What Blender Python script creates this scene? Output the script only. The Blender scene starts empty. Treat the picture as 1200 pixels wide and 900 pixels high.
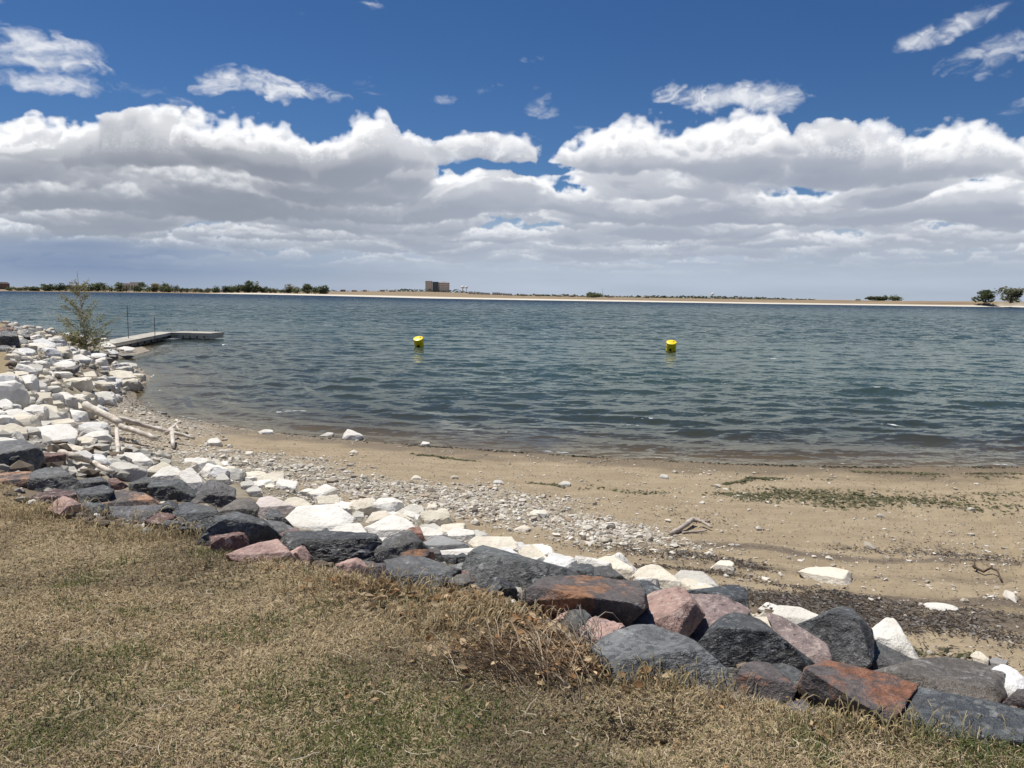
import bpy, bmesh, math, random
import numpy as np
from mathutils import Vector, Matrix

RNG = np.random.default_rng(11)
random.seed(5)
SC = bpy.context.scene
COL = SC.collection
PI = math.pi
rad = math.radians

# ------------------------------------------------------------------ camera
F = 901.0
CAM = np.array([0.0, 0.0, 3.0])
PITCH = math.atan(104.5 / F)
ROLL = math.atan(18.8 / 1200)
f_ = np.array([0, math.cos(PITCH), -math.sin(PITCH)])
r0 = np.array([1.0, 0, 0])
u0 = np.cross(r0, f_)
r_ = r0 * math.cos(ROLL) + u0 * math.sin(ROLL)
u_ = u0 * math.cos(ROLL) - r0 * math.sin(ROLL)


def ray(px, py):
    d = f_ + r_ * ((px - 600) / F) - u_ * ((py - 450) / F)
    return d / np.linalg.norm(d)


def at_z(px, py, z):
    d = ray(px, py)
    t = (z - CAM[2]) / d[2]
    return CAM + d * t


def azte(px, py):
    d = ray(px, py)
    return math.atan2(d[0], d[1]), d[2] / math.hypot(d[0], d[1])


def hor(px):
    return 345.5 + (px - 600) * 18.8 / 1200


def px_az(px):
    return azte(px, hor(px))[0]


def add_camera():
    cd = bpy.data.cameras.new('camera')
    cd.sensor_fit = 'HORIZONTAL'
    cd.sensor_width = 36
    cd.lens = 36 * F / 1200
    cd.clip_start = 0.05
    cd.clip_end = 30000
    co = bpy.data.objects.new('camera', cd)
    COL.objects.link(co)
    m = Matrix(((r_[0], u_[0], -f_[0], CAM[0]), (r_[1], u_[1], -f_[1], CAM[1]), (r_[2], u_[2], -f_[2], CAM[2]), (0, 0, 0, 1)))
    co.matrix_world = m
    SC.camera = co


# ------------------------------------------------------------------ noise
PERM = np.random.default_rng(3).permutation(4096)
VAL = np.random.default_rng(4).random(4096)


def vnoise(x, y, z=None):
    x = np.asarray(x, float); y = np.asarray(y, float)
    z = np.zeros_like(x) if z is None else np.asarray(z, float)
    xi, yi, zi = np.floor(x).astype(int), np.floor(y).astype(int), np.floor(z).astype(int)
    fx, fy, fz = x - xi, y - yi, z - zi
    fx = fx * fx * fx * (fx * (fx * 6 - 15) + 10)
    fy = fy * fy * fy * (fy * (fy * 6 - 15) + 10)
    fz = fz * fz * fz * (fz * (fz * 6 - 15) + 10)

    def h(a, b, c):
        return VAL[PERM[(PERM[(PERM[a & 4095] + b) & 4095] + c) & 4095]]
    r = 0
    for dx in (0, 1):
        wx = fx if dx else 1 - fx
        for dy in (0, 1):
            wy = fy if dy else 1 - fy
            for dz in (0, 1):
                wz = fz if dz else 1 - fz
                r = r + wx * wy * wz * h(xi + dx, yi + dy, zi + dz)
    return r * 2 - 1


def fbm(x, y, z=None, o=4, g=0.5):
    a, s, r = 1.0, 1.0, 0
    for k in range(o):
        r = r + a * vnoise(x * s + 17.3 * k, y * s + 9.1 * k, None if z is None else z * s + 3.7 * k)
        a *= g; s *= 2.03
    return r


def sstep(a, b, x):
    t = np.clip((x - a) / (b - a), 0, 1)
    return t * t * (3 - 2 * t)


# ------------------------------------------------------------------ objects
def mesh_np(name, verts, faces_flat, sizes, mat=None, smooth=False, attrs=None):
    """verts (n,3), flat corner list, size per face"""
    me = bpy.data.meshes.new(name)
    verts = np.asarray(verts, np.float32)
    faces_flat = np.asarray(faces_flat, np.int32)
    sizes = np.asarray(sizes, np.int32)
    me.vertices.add(len(verts)); me.vertices.foreach_set('co', verts.ravel())
    me.loops.add(len(faces_flat)); me.loops.foreach_set('vertex_index', faces_flat)
    me.polygons.add(len(sizes))
    st = np.zeros(len(sizes), np.int32); st[1:] = np.cumsum(sizes)[:-1]
    me.polygons.foreach_set('loop_start', st)
    try:
        me.polygons.foreach_set('loop_total', sizes)
    except Exception:
        pass
    me.polygons.foreach_set('use_smooth', np.full(len(sizes), bool(smooth)))
    me.update(calc_edges=True)
    if attrs:
        for k, v in attrs.items():
            v = np.asarray(v, np.float32)
            if v.ndim == 1:
                at = me.attributes.new(k, 'FLOAT', 'POINT'); at.data.foreach_set('value', v)
            else:
                at = me.attributes.new(k, 'FLOAT_COLOR', 'POINT')
                if v.shape[1] == 3:
                    v = np.concatenate([v, np.ones((len(v), 1), np.float32)], 1)
                at.data.foreach_set('color', v.astype(np.float32).ravel())
    if mat:
        me.materials.append(mat)
    return me


def link(name, me, loc=(0, 0, 0), parent=None, label=None, cat=None, group=None, kind=None, rot=None):
    o = bpy.data.objects.new(name, me)
    COL.objects.link(o)
    o.location = loc
    if rot is not None:
        o.rotation_euler = rot
    if parent:
        o.parent = parent
    if label: o['label'] = label
    if cat: o['category'] = cat
    if group: o['group'] = group
    if kind: o['kind'] = kind
    return o


class MB:
    """collects simple shapes into one mesh"""
    def __init__(s):
        s.v = []; s.f = []

    def box(s, c, size, rz=0, tilt=None):
        M = Matrix.Rotation(rz, 3, 'Z')
        if tilt is not None: M = M @ tilt
        b = len(s.v)
        for x in (-.5, .5):
            for y in (-.5, .5):
                for z in (-.5, .5):
                    p = M @ Vector((x * size[0], y * size[1], z * size[2])) + Vector(c)
                    s.v.append(tuple(p))
        for q in ((0, 1, 3, 2), (4, 6, 7, 5), (0, 4, 5, 1), (2, 3, 7, 6), (0, 2, 6, 4), (1, 5, 7, 3)):
            s.f.append([b + i for i in q])

    def tube(s, pts, rs, n=8, cap=True, wob=0, seed=0):
        pts = [Vector(p) for p in pts]
        rg = random.Random(seed)
        b = len(s.v)
        up = Vector((0, 0, 1))
        for i, p in enumerate(pts):
            t = (pts[min(i + 1, len(pts) - 1)] - pts[max(i - 1, 0)]).normalized()
            if abs(t.dot(up)) > .95: up = Vector((1, 0, 0))
            a = t.cross(up).normalized(); c = a.cross(t)
            for k in range(n):
                th = 2 * PI * k / n
                rr = rs[i] * (1 + wob * (rg.random() - .5))
                s.v.append(tuple(p + (a * math.cos(th) + c * math.sin(th)) * rr))
        for i in range(len(pts) - 1):
            for k in range(n):
                k2 = (k + 1) % n
                s.f.append([b + i * n + k, b + i * n + k2, b + (i + 1) * n + k2, b + (i + 1) * n + k])
        if cap:
            s.f.append([b + k for k in range(n)][::-1])
            s.f.append([b + (len(pts) - 1) * n + k for k in range(n)])

    def lathe(s, prof, n=28, M=None):
        b = len(s.v)
        for r, z in prof:
            for k in range(n):
                th = 2 * PI * k / n
                p = Vector((r * math.cos(th), r * math.sin(th), z))
                s.v.append(tuple(M @ p if M else p))
        for i in range(len(prof) - 1):
            for k in range(n):
                k2 = (k + 1) % n
                s.f.append([b + i * n + k, b + i * n + k2, b + (i + 1) * n + k2, b + (i + 1) * n + k])
        s.f.append([b + k for k in range(n)][::-1])
        s.f.append([b + (len(prof) - 1) * n + k for k in range(n)])

    def mesh(s, name, mat, smooth=False):
        me = bpy.data.meshes.new(name)
        me.from_pydata(s.v, [], s.f)
        me.materials.append(mat)
        if smooth:
            me.polygons.foreach_set('use_smooth', [True] * len(me.polygons))
        me.update()
        return me

    def build(s, name, mat, parent=None, smooth=False, **k):
        return link(name, s.mesh(name, mat, smooth), parent=parent, **k)


def empty(name, loc, label, cat, group=None, rz=0):
    o = bpy.data.objects.new(name, None)
    COL.objects.link(o)
    o.location = loc; o.rotation_euler = (0, 0, rz)
    o['label'] = label; o['category'] = cat
    if group: o['group'] = group
    return o


# ------------------------------------------------------------------ node helper
class G:
    def __init__(s, tree):
        s.t = tree

    def n(s, typ, **kw):
        nd = s.t.nodes.new(typ)
        for k, v in kw.items():
            setattr(nd, k, v)
        return nd

    def set(s, sock, v):
        if isinstance(v, X): s.t.links.new(v.s, sock)
        elif isinstance(v, bpy.types.NodeSocket): s.t.links.new(v, sock)
        else:
            try: sock.default_value = v
            except Exception: sock.default_value = (v[0], v[1], v[2], 1.0)

    def m(s, op, a, b=0.0, c=None, clamp=False):
        nd = s.n('ShaderNodeMath', operation=op, use_clamp=clamp)
        s.set(nd.inputs[0], a); s.set(nd.inputs[1], b)
        if c is not None: s.set(nd.inputs[2], c)
        return X(s, nd.outputs[0])

    def ss(s, a, b, x):
        nd = s.n('ShaderNodeMapRange', interpolation_type='SMOOTHSTEP', clamp=False)
        s.set(nd.inputs['Value'], x); s.set(nd.inputs['From Min'], a); s.set(nd.inputs['From Max'], b)
        return X(s, nd.outputs[0])

    def lin(s, a, b, c, d, x):
        nd = s.n('ShaderNodeMapRange', interpolation_type='LINEAR')
        s.set(nd.inputs['Value'], x); s.set(nd.inputs['From Min'], a); s.set(nd.inputs['From Max'], b)
        s.set(nd.inputs['To Min'], c); s.set(nd.inputs['To Max'], d)
        return X(s, nd.outputs[0])

    def mix(s, fac, a, b, blend='MIX'):
        nd = s.n('ShaderNodeMix', data_type='RGBA', blend_type=blend, clamp_factor=True)
        s.set(nd.inputs[0], fac)
        for i, v in ((6, a), (7, b)):
            s.set(nd.inputs[i], v if isinstance(v, (X, bpy.types.NodeSocket)) else (v[0], v[1], v[2], 1))
        return X(s, nd.outputs[2])

    def xyz(s, x, y, z=0.0):
        nd = s.n('ShaderNodeCombineXYZ')
        s.set(nd.inputs[0], x); s.set(nd.inputs[1], y); s.set(nd.inputs[2], z)
        return X(s, nd.outputs[0])

    def noise(s, vec, scale=1.0, detail=4.0, rough=.5, dist=0.0, lac=2.0, out=0, ty=None):
        nd = s.n('ShaderNodeTexNoise', noise_dimensions='3D')
        if ty: nd.noise_type = ty
        if vec is not None: s.set(nd.inputs['Vector'], vec)
        s.set(nd.inputs['Scale'], scale); s.set(nd.inputs['Detail'], detail); s.set(nd.inputs['Roughness'], rough)
        s.set(nd.inputs['Distortion'], dist); s.set(nd.inputs['Lacunarity'], lac)
        return X(s, nd.outputs[out])

    def voro(s, vec, scale=1.0, feature='F1', detail=0.0, rough=.5, out=0, smooth=.5, rnd=1.0):
        nd = s.n('ShaderNodeTexVoronoi', voronoi_dimensions='3D', feature=feature)
        if vec is not None: s.set(nd.inputs['Vector'], vec)
        s.set(nd.inputs['Scale'], scale)
        if 'Detail' in nd.inputs: s.set(nd.inputs['Detail'], detail); s.set(nd.inputs['Roughness'], rough)
        if feature == 'SMOOTH_F1': s.set(nd.inputs['Smoothness'], smooth)
        s.set(nd.inputs['Randomness'], rnd)
        return X(s, nd.outputs[out])

    def ramp(s, x, stops, interp='LINEAR'):
        nd = s.n('ShaderNodeValToRGB')
        cr = nd.color_ramp; cr.interpolation = interp
        while len(cr.elements) < len(stops): cr.elements.new(.5)
        for e, (p, c) in zip(cr.elements, stops):
            e.position = p
            e.color = (c, c, c, 1) if isinstance(c, (int, float)) else (c[0], c[1], c[2], 1)
        s.set(nd.inputs[0], x)
        return X(s, nd.outputs[0])

    def attr(s, name, out='Fac'):
        nd = s.n('ShaderNodeAttribute', attribute_name=name)
        return X(s, nd.outputs[out])

    def bump(s, h, strength=.5, dist=.02, normal=None):
        nd = s.n('ShaderNodeBump')
        s.set(nd.inputs['Strength'], strength); s.set(nd.inputs['Distance'], dist); s.set(nd.inputs['Height'], h)
        if normal is not None: s.set(nd.inputs['Normal'], normal)
        return X(s, nd.outputs[0])

    def scale(s, v, f):
        nd = s.n('ShaderNodeVectorMath', operation='MULTIPLY')
        s.set(nd.inputs[0], v); nd.inputs[1].default_value = f if not isinstance(f, (int, float)) else (f, f, f)
        return X(s, nd.outputs[0])

    def vadd(s, v, f):
        nd = s.n('ShaderNodeVectorMath', operation='ADD')
        s.set(nd.inputs[0], v); s.set(nd.inputs[1], f)
        return X(s, nd.outputs[0])


class X:
    def __init__(s, g, sock): s.g = g; s.s = sock
    def __add__(s, o): return s.g.m('ADD', s, o)
    __radd__ = __add__
    def __mul__(s, o): return s.g.m('MULTIPLY', s, o)
    __rmul__ = __mul__
    def __sub__(s, o): return s.g.m('SUBTRACT', s, o)
    def __rsub__(s, o): return s.g.m('SUBTRACT', o, s)
    def __truediv__(s, o): return s.g.m('DIVIDE', s, o)
    def __pow__(s, o): return s.g.m('POWER', s, o)


def material(name):
    m = bpy.data.materials.new(name)
    m.use_nodes = True
    m.node_tree.nodes.clear()
    g = G(m.node_tree)
    out = g.n('ShaderNodeOutputMaterial')
    return m, g, out


def principled(g, out, color, rough=.8, normal=None, spec=.3, **kw):
    p = g.n('ShaderNodeBsdfPrincipled')
    g.set(p.inputs['Base Color'], color if isinstance(color, (X, bpy.types.NodeSocket)) else (*color, 1))
    g.set(p.inputs['Roughness'], rough)
    g.set(p.inputs['Specular IOR Level'], spec)
    if normal is not None: g.set(p.inputs['Normal'], normal)
    for k, v in kw.items(): g.set(p.inputs[k.replace('_', ' ')], v)
    g.t.links.new(p.outputs[0], out.inputs['Surface'])
    return p


def coord(g, out='Object'):
    return X(g, g.n('ShaderNodeTexCoord').outputs[out])


def flat_mat(name, color, rough=.7, spec=.3, var=.15, nscale=3.0, bump=0.0):
    m, g, out = material(name)
    c = coord(g)
    nz = g.noise(c, nscale, 5, .6)
    lo = tuple(max(0, x * (1 - var)) for x in color); hi = tuple(x * (1 + var) for x in color)
    col = g.mix(g.ss(.3, .7, nz), lo, hi)
    principled(g, out, col, rough, g.bump(nz, bump, .02) if bump else None, spec)
    return m
# ------------------------------------------------------------------ where the land lies
W_PX = [(1300, 549), (1200, 547), (1000, 547), (860, 544), (700, 536), (560, 527), (450, 519), (370, 512), (300, 504), (250, 496), (215, 491), (195, 486),
        (175, 481), (163, 472), (158, 463), (160, 453), (175, 446), (176, 440), (162, 431), (146, 427), (124, 425), (132, 419), (160, 415), (176, 411),
        (163, 404), (122, 399.5), (75, 396), (35, 393), (-20, 391)]
W_ = np.array([at_z(x, y, 0.0)[:2] for x, y in W_PX])
W_ = np.vstack([[60, W_[0, 1] - .6], W_, [-60, 46], [-140, 60]])
G_PX = [(1260, 900), (1200, 888), (1120, 880), (1030, 866), (950, 846), (880, 828), (800, 812), (740, 800), (690, 775), (640, 745), (600, 715), (560, 700), (500, 700), (430, 690), (350, 668), (270, 655), (220, 632), (160, 622), (100, 612), (60, 600), (0, 578)]
ZG = 1.4
G_ = np.array([at_z(x, y, ZG)[:2] for x, y in G_PX])
G_ = np.vstack([[40, G_[0, 1] - 1.5], G_, [-6.2, 9.0], [-10.5, 16], [-17.5, 27], [-22.5, 34], [-34, 40], [-60, 42.5], [-140, 56]])
# toe of the rock bank: pixel and height
T_PX = [(1260, 850, .80), (1200, 812, .78), (1130, 785, .75), (1080, 775, .74), (1000, 752, .72), (940, 728, .70), (840, 700, .66), (760, 682, .64), (700, 667, .62), (640, 655, .60),
        (560, 632, .58), (480, 605, .56), (400, 588, .55), (330, 572, .55), (270, 558, .55), (225, 545, .55), (150, 530, .52), (110, 512, .48), (108, 495, .42), (122, 478, .34), (140, 465, .2),
        (155, 457, .08), (166, 449, .04), (160, 437, .04), (140, 430, .05), (120, 428, .05), (128, 421, .05), (152, 413, .05), (148, 406, .05), (115, 402, .05), (74, 397.6, .04), (36, 394.2, .05), (-20, 392.5, .05)]
T3 = np.array([at_z(x, y, z) for x, y, z in T_PX])
T3 = np.vstack([[40, T3[0, 1] - 1.2, .8], T3, [-60, 45.3, .05], [-140, 59, .05]])
T_ = T3[:, :2]


def pl_dist(P, L, vals=None):
    best = np.full(len(P), 1e18); val = np.zeros(len(P))
    for i in range(len(L) - 1):
        a, b = L[i], L[i + 1]
        ab = b - a
        t = np.clip(((P - a) @ ab) / (ab @ ab), 0, 1)
        q = a + t[:, None] * ab
        d = ((P - q) ** 2).sum(1)
        m = d < best
        best[m] = d[m]
        if vals is not None: val[m] = vals[i] + t[m] * (vals[i + 1] - vals[i])
    return np.sqrt(best), val


def inside(P, L):
    poly = np.vstack([L, [-600, 56], [-600, -600], [600, -600], [600, L[0, 1]]])
    c = np.zeros(len(P), bool)
    j = len(poly) - 1
    for i in range(len(poly)):
        xi, yi = poly[i]; xj, yj = poly[j]
        with np.errstate(divide='ignore', invalid='ignore'):
            k = ((yi > P[:, 1]) != (yj > P[:, 1])) & (P[:, 0] < (xj - xi) * (P[:, 1] - yi) / (yj - yi + 1e-12) + xi)
        c ^= k; j = i
    return c


# far shore: pixel of the waterline, of the top of the pale beach, of the land's skyline and how far off that skyline is
FAR = [(-500, 333, 332.6, 330.5, 900), (-150, 338.9, 338.6, 336.6, 900), (0, 341.2, 340.8, 339.0, 900), (160, 342.8, 342.2, 340.6, 1000), (240, 344.0, 343.3, 341.6, 1100), (300, 344.9, 343.2, 341.8, 1100),
       (400, 347.0, 345.2, 341.6, 1400), (440, 348.0, 346.0, 341.2, 1500), (500, 349.6, 347.4, 341.8, 1500), (560, 350.6, 348.8, 344.0, 1300), (600, 351.4, 349.6, 346.6, 900), (700, 353.0, 351.2, 348.9, 700),
       (900, 356.2, 354.6, 351.7, 620), (1050, 358.2, 356.6, 352.6, 620), (1200, 360.2, 358.6, 353.5, 620), (1350, 362, 360.4, 355.5, 620), (1700, 367, 365.6, 360.5, 620)]
FAZ = np.array([px_az(p[0]) for p in FAR])
FRW = np.array([np.linalg.norm(at_z(p[0], p[1], 0.0)[:2]) for p in FAR])


def _z(px, py, r):
    az, te = azte(px, py)
    return CAM[2] + te * r


FZB = np.array([_z(p[0], p[2], w + 14) for p, w in zip(FAR, FRW)])
FZC = np.array([_z(p[0], p[3], p[4]) for p in FAR])
FRC = np.array([p[4] for p in FAR], float)


def far_z(az, r):
    rw = np.interp(az, FAZ, FRW); zb = np.interp(az, FAZ, FZB); rc = np.interp(az, FAZ, FRC); zc = np.interp(az, FAZ, FZC)
    z = np.where(r < rw, np.maximum(-3, -(rw - r) * .12), 0)
    t = np.clip((r - rw) / 14, 0, 1); z = np.where(r >= rw, zb * t, z)
    t = np.clip((r - rw - 14) / np.maximum(rc - rw - 14, 1), 0, 1)
    z = np.where(r > rw + 14, zb + (zc - zb) * t, z)
    return z, rw


def land(P):
    """height and masks at world xy points (near land)"""
    P = np.asarray(P, float)
    dG, _ = pl_dist(P, G_); dT, zT = pl_dist(P, T_, T3[:, 2]); dW, _ = pl_dist(P, W_)
    inG, inT, inW = inside(P, G_), inside(P, T_), inside(P, W_)
    x, y = P[:, 0], P[:, 1]
    t = dG / (dG + dT + 1e-9)
    zbank = ZG + (zT - ZG) * (t ** 1.15)
    t2 = dT / (dT + dW + 1e-9)
    zbeach = zT * (1 - t2) ** 1.2
    n1 = fbm(x * .55, y * .55, o=3)
    n2 = fbm(x * 2.3 + 50, y * 2.3, o=3)
    sl = .055 + .10 * np.interp(np.arctan2(x, y), [-.5, -.38], [1, 0])
    zw = -np.minimum(2.6, dW * sl + .0007 * dW ** 2)
    z = np.where(inG, ZG + .035 * n1 + .018 * n2 - .03 * np.minimum(1, dG * 0 + 0), np.where(inT, zbank + np.minimum(1, dG * 2) * .05 * n2 - .12 * np.minimum(dG, .3), np.where(inW, zbeach + (.02 * n1 + .018 * n2 + .007 * fbm(x * 6, y * 6 + 30, o=2)) * np.minimum(1, dW * .6), zw)))
    # small scuffed hollow in the turf
    h = at_z(752, 862, ZG)
    z = z - .07 * np.exp(-(((x - h[0]) / .17) ** 2 + ((y - h[1]) / .10) ** 2))
    return z, dict(dG=np.where(inG, -dG, dG), dT=np.where(inT, -dT, dT), dW=np.where(inW, dW, -dW), inG=inG, inT=inT & ~inG, beach=inW & ~inT, zT=zT)


def hit(px, py, lift=0.0):
    """where the pixel's ray meets the near land (or the water)"""
    d = ray(px, py)
    lo_, hi_ = 1.2, 80.0
    for n in (70, 24, 24):
        ts = np.geomspace(lo_, hi_, n)
        P = CAM[None] + d[None] * ts[:, None]
        z = np.maximum(land(P[:, :2])[0], 0)
        k = np.nonzero(P[:, 2] < z + lift)[0]
        if not len(k): return CAM + d * 60
        i = max(k[0], 1)
        lo_, hi_ = ts[i - 1], ts[i]
    return CAM + d * (.5 * (lo_ + hi_))


_ZG = {}


def zfast(P):
    """height of the land close by, read off a fine grid"""
    if not _ZG:
        gx, gy = np.arange(-8, 8, .03), np.arange(.6, 8.6, .03)
        GX, GY = np.meshgrid(gx, gy, indexing='ij')
        z, mk = land(np.stack([GX.ravel(), GY.ravel()], 1))
        _ZG.update(z=z.reshape(GX.shape), d=mk['dG'].reshape(GX.shape), n=GX.shape)
    P = np.atleast_2d(P)
    u = np.clip((P[:, 0] + 8) / .03, 0, _ZG['n'][0] - 2.001); v = np.clip((P[:, 1] - .6) / .03, 0, _ZG['n'][1] - 2.001)
    i, j = u.astype(int), v.astype(int)
    fu, fv = u - i, v - j
    bil = lambda A: (A[i, j] * (1 - fu) + A[i + 1, j] * fu) * (1 - fv) + (A[i, j + 1] * (1 - fu) + A[i + 1, j + 1] * fu) * fv
    return bil(_ZG['z']), bil(_ZG['d'])


def px_of(P):
    """world -> photo pixel"""
    q = np.asarray(P, float) - CAM
    w = q @ f_
    return 600 + F * (q @ r_) / w, 450 - F * (q @ u_) / w


def polar(rs, azs):
    R, A = np.meshgrid(rs, azs, indexing='ij')
    n, m = len(rs), len(azs)
    i = np.arange(n - 1)[:, None] * m + np.arange(m - 1)[None]
    q = np.stack([i, i + 1, i + 1 + m, i + m], -1).reshape(-1, 4)
    return R.ravel(), A.ravel(), q


def build_ground():
    rs = np.concatenate([[.02, .4, .8], np.geomspace(1.2, 30, 430), np.geomspace(30.4, 80, 110), np.geomspace(84, 330, 20), np.arange(340, 760, 2.5), np.geomspace(765, 1600, 70), np.geomspace(1650, 12000, 20)])
    azs = np.concatenate([np.linspace(-PI, -.95, 34)[:-1], np.linspace(-.95, .95, 560), np.linspace(.95, PI, 34)[1:]])
    R, A, q = polar(rs, azs)
    x, y = R * np.sin(A), R * np.cos(A)
    near = R < 200
    z = np.full(len(R), -3.0)
    at = {k: np.zeros(len(R), np.float32) for k in ('grass', 'bank', 'wet', 'gravel', 'far', 'pale')}
    zn, mk = land(np.stack([x, y], 1)[near])
    dW = mk['dW']
    xn, yn = x[near], y[near]
    z[near] = zn
    soft = .12 * fbm(xn * 1.7, yn * 1.7, o=3)
    at['grass'][near] = sstep(.16, -.10, mk['dG'] + soft)
    at['bank'][near] = sstep(.25, -.15, mk['dT'] + soft * 2) * (~mk['inG'])
    at['wet'][near] = sstep(1.5, .35, dW + 4 * soft)
    at['gravel'][near] = gravel_density(np.stack([xn, yn], 1), mk)
    fz, rw = far_z(A, R)
    fr = R > 200
    mid = fr & (A > -1.2) & (A < 1.2)
    z[mid] = fz[mid]
    # behind the camera and far to both sides the near land simply goes on
    side = fr & ~mid
    z[side] = np.where(inside(np.stack([x, y], 1)[side], W_), 1.4, -2.6)
    at['far'][mid] = 1
    at['grass'][side] = 1
    at['pale'][mid] = (sstep(.9, .0, np.abs(R - rw - 6)[mid] / 10 - .3) * sstep(px_az(215), px_az(285), A)[mid]).astype(np.float32)
    me = mesh_np('ground', np.stack([x, y, z], 1), q.ravel(), np.full(len(q), 4), mat_ground(), True, at)
    link('ground', me, kind='structure')


def gravel_density(P, mk):
    """0..1, how stony the beach is: dense beside the rubble, thinning to the open sand"""
    px, py = px_of(np.column_stack([P, np.maximum(land_z_cache(P, mk), 0)]))
    dT, dW = mk['dT'], mk['dW']
    n = fbm(P[:, 0] * .9, P[:, 1] * .9, o=3) * .35 + fbm(P[:, 0] * 3, P[:, 1] * 3, o=2) * .15
    # stony belt runs from the point along the rubble and fades out past px 820
    left = sstep(330, 180, px) * .9
    axis_y = np.interp(px, [100, 230, 400, 560, 700, 800, 900], [500, 545, 575, 602, 632, 650, 672])
    wid = np.interp(px, [100, 230, 400, 600, 800, 900], [40, 30, 30, 34, 26, 14])
    belt = np.exp(-((py - axis_y) / wid) ** 2) * np.interp(px, [100, 700, 800, 880], [1, 1, .6, .12])
    g = np.maximum(left * sstep(540, 500, py) , belt) + n * .5
    shore = np.exp(-(dW / .35) ** 2) * np.interp(px, [150, 400, 560, 640], [.9, .5, .3, 0])
    g = np.maximum(g * sstep(.05, .3, dW), shore)
    return (np.clip(g, 0, 1) * mk['beach']).astype(np.float32)


def land_z_cache(P, mk):
    return mk.get('z', np.zeros(len(P)) + .3)


# ------------------------------------------------------------------ water
DEEP_T = None


def wave_field(x, y, r):
    rg = np.random.default_rng(21)
    h = np.zeros_like(x); ox = np.zeros_like(x); oy = np.zeros_like(x)
    lams = np.geomspace(.22, 4.2, 72)
    for lam in lams:
        k = 2 * PI / lam
        th = rg.normal(0, .5) + .10
        dx, dy = math.sin(th), -math.cos(th)
        ph = rg.uniform(0, 2 * PI)
        a = .0024 * lam ** .85 * rg.uniform(.6, 1.4) * (1.25 if .7 < lam < 2.4 else .8)
        fade = sstep(lam * .9, lam * .3, r * .0045 + 0 * x)   # cannot be resolved by the sheet any more
        p = k * (dx * x + dy * y) + ph
        # groups of waves: amplitude wanders across the lake
        s, c = np.sin(p), np.cos(p)
        h += a * fade * s
        ox += a * fade * c * dx * .8; oy += a * fade * c * dy * .8
    return h, ox, oy


def build_water():
    rs = np.concatenate([np.geomspace(9.0, 170, 700), np.geomspace(171, 1200, 160)])
    azs = np.concatenate([np.linspace(-1.25, -.78, 60)[:-1], np.linspace(-.78, .78, 760), np.linspace(.78, 1.25, 60)[1:]])
    R, A, q = polar(rs, azs)
    x, y = R * np.sin(A), R * np.cos(A)
    P = np.stack([x, y], 1)
    depth = np.full(len(R), 2.6, np.float32); dWs = np.full(len(R), 60.0)
    near = R < 80
    zl, mk = land(P[near])
    depth[near] = -zl; dWs[near] = -mk['dW']
    h, ox, oy = wave_field(x, y, R)
    grp = 1 + .45 * fbm(x * .09, y * .16, o=3)
    sh = sstep(-.5, 4.5, dWs) * .9 + .10
    amp = grp * sh
    # low breaking rollers that run in along the shore
    roll = np.zeros_like(x)
    nearsh = (dWs > -2) & (dWs < 9)
    d = dWs[nearsh]; xx = x[nearsh]; yy = y[nearsh]
    wob = fbm(xx * .22, yy * .22, o=3) * .9
    ph = (d + wob * .8) / 1.25
    s = np.sin(2 * PI * ph)
    roll[nearsh] = .028 * np.sign(s) * np.abs(s) ** 1.2 * sstep(0, .8, d) * sstep(9, 4, d) * (.55 + .9 * vnoise(xx * .3 + 7, yy * .3))
    z = h * amp + roll * 1.0
    # feather under the sand at the edge
    z = np.where(dWs < .4, np.minimum(z, .008), z) * sstep(-.6, .3, dWs) + np.where(dWs < 0, -.004, 0)
    foam = np.zeros(len(R), np.float32)
    fn = fbm(x * 2.3, y * 5, o=4)
    # flecks of foam: only on some crests
    patch = fbm(x * .16 + 30, y * .22, o=2)
    foam = sstep(.075, .12, z) * sstep(.35, .75, patch) * sstep(-.2, .5, fn) * (R < 170)
    foam = np.maximum(foam, .8 * np.exp(-((dWs - .16 - .12 * fbm(x * .8, y * .8, o=2)) / .035) ** 2) * sstep(.0, .5, fbm(x * 1.1 + 3, y * 1.1, o=3)))
    for px, py, wx, wy in FOAM_PX:
        c = at_z(px, py, 0)
        ddx = (x - c[0]); ddy = (y - c[1])
        foam = np.maximum(foam, np.exp(-(ddx / wx) ** 2 - (ddy / wy) ** 2) * sstep(-.05, .5, fbm(x * 9, y * 22, o=4)))
    at = dict(depth=depth, foam=foam.astype(np.float32), swell=z.astype(np.float32))
    me = mesh_np('water', np.stack([x + ox * amp, y + oy * amp, z], 1), q.ravel(), np.full(len(q), 4), mat_water(), True, at)
    link('water', me, kind='structure')


FOAM_PX = [(263, 404, .55, .3), (187, 458, .35, .15), (340, 482, .8, .12), (190, 489, .4, .08), (760, 491, .6, .10), (735, 497, .5, .08), (1045, 498, .4, .08), (560, 504, .4, .06), (600, 507, .4, .06), (385, 381, .6, .4), (905, 420, .4, .2)]
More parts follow.
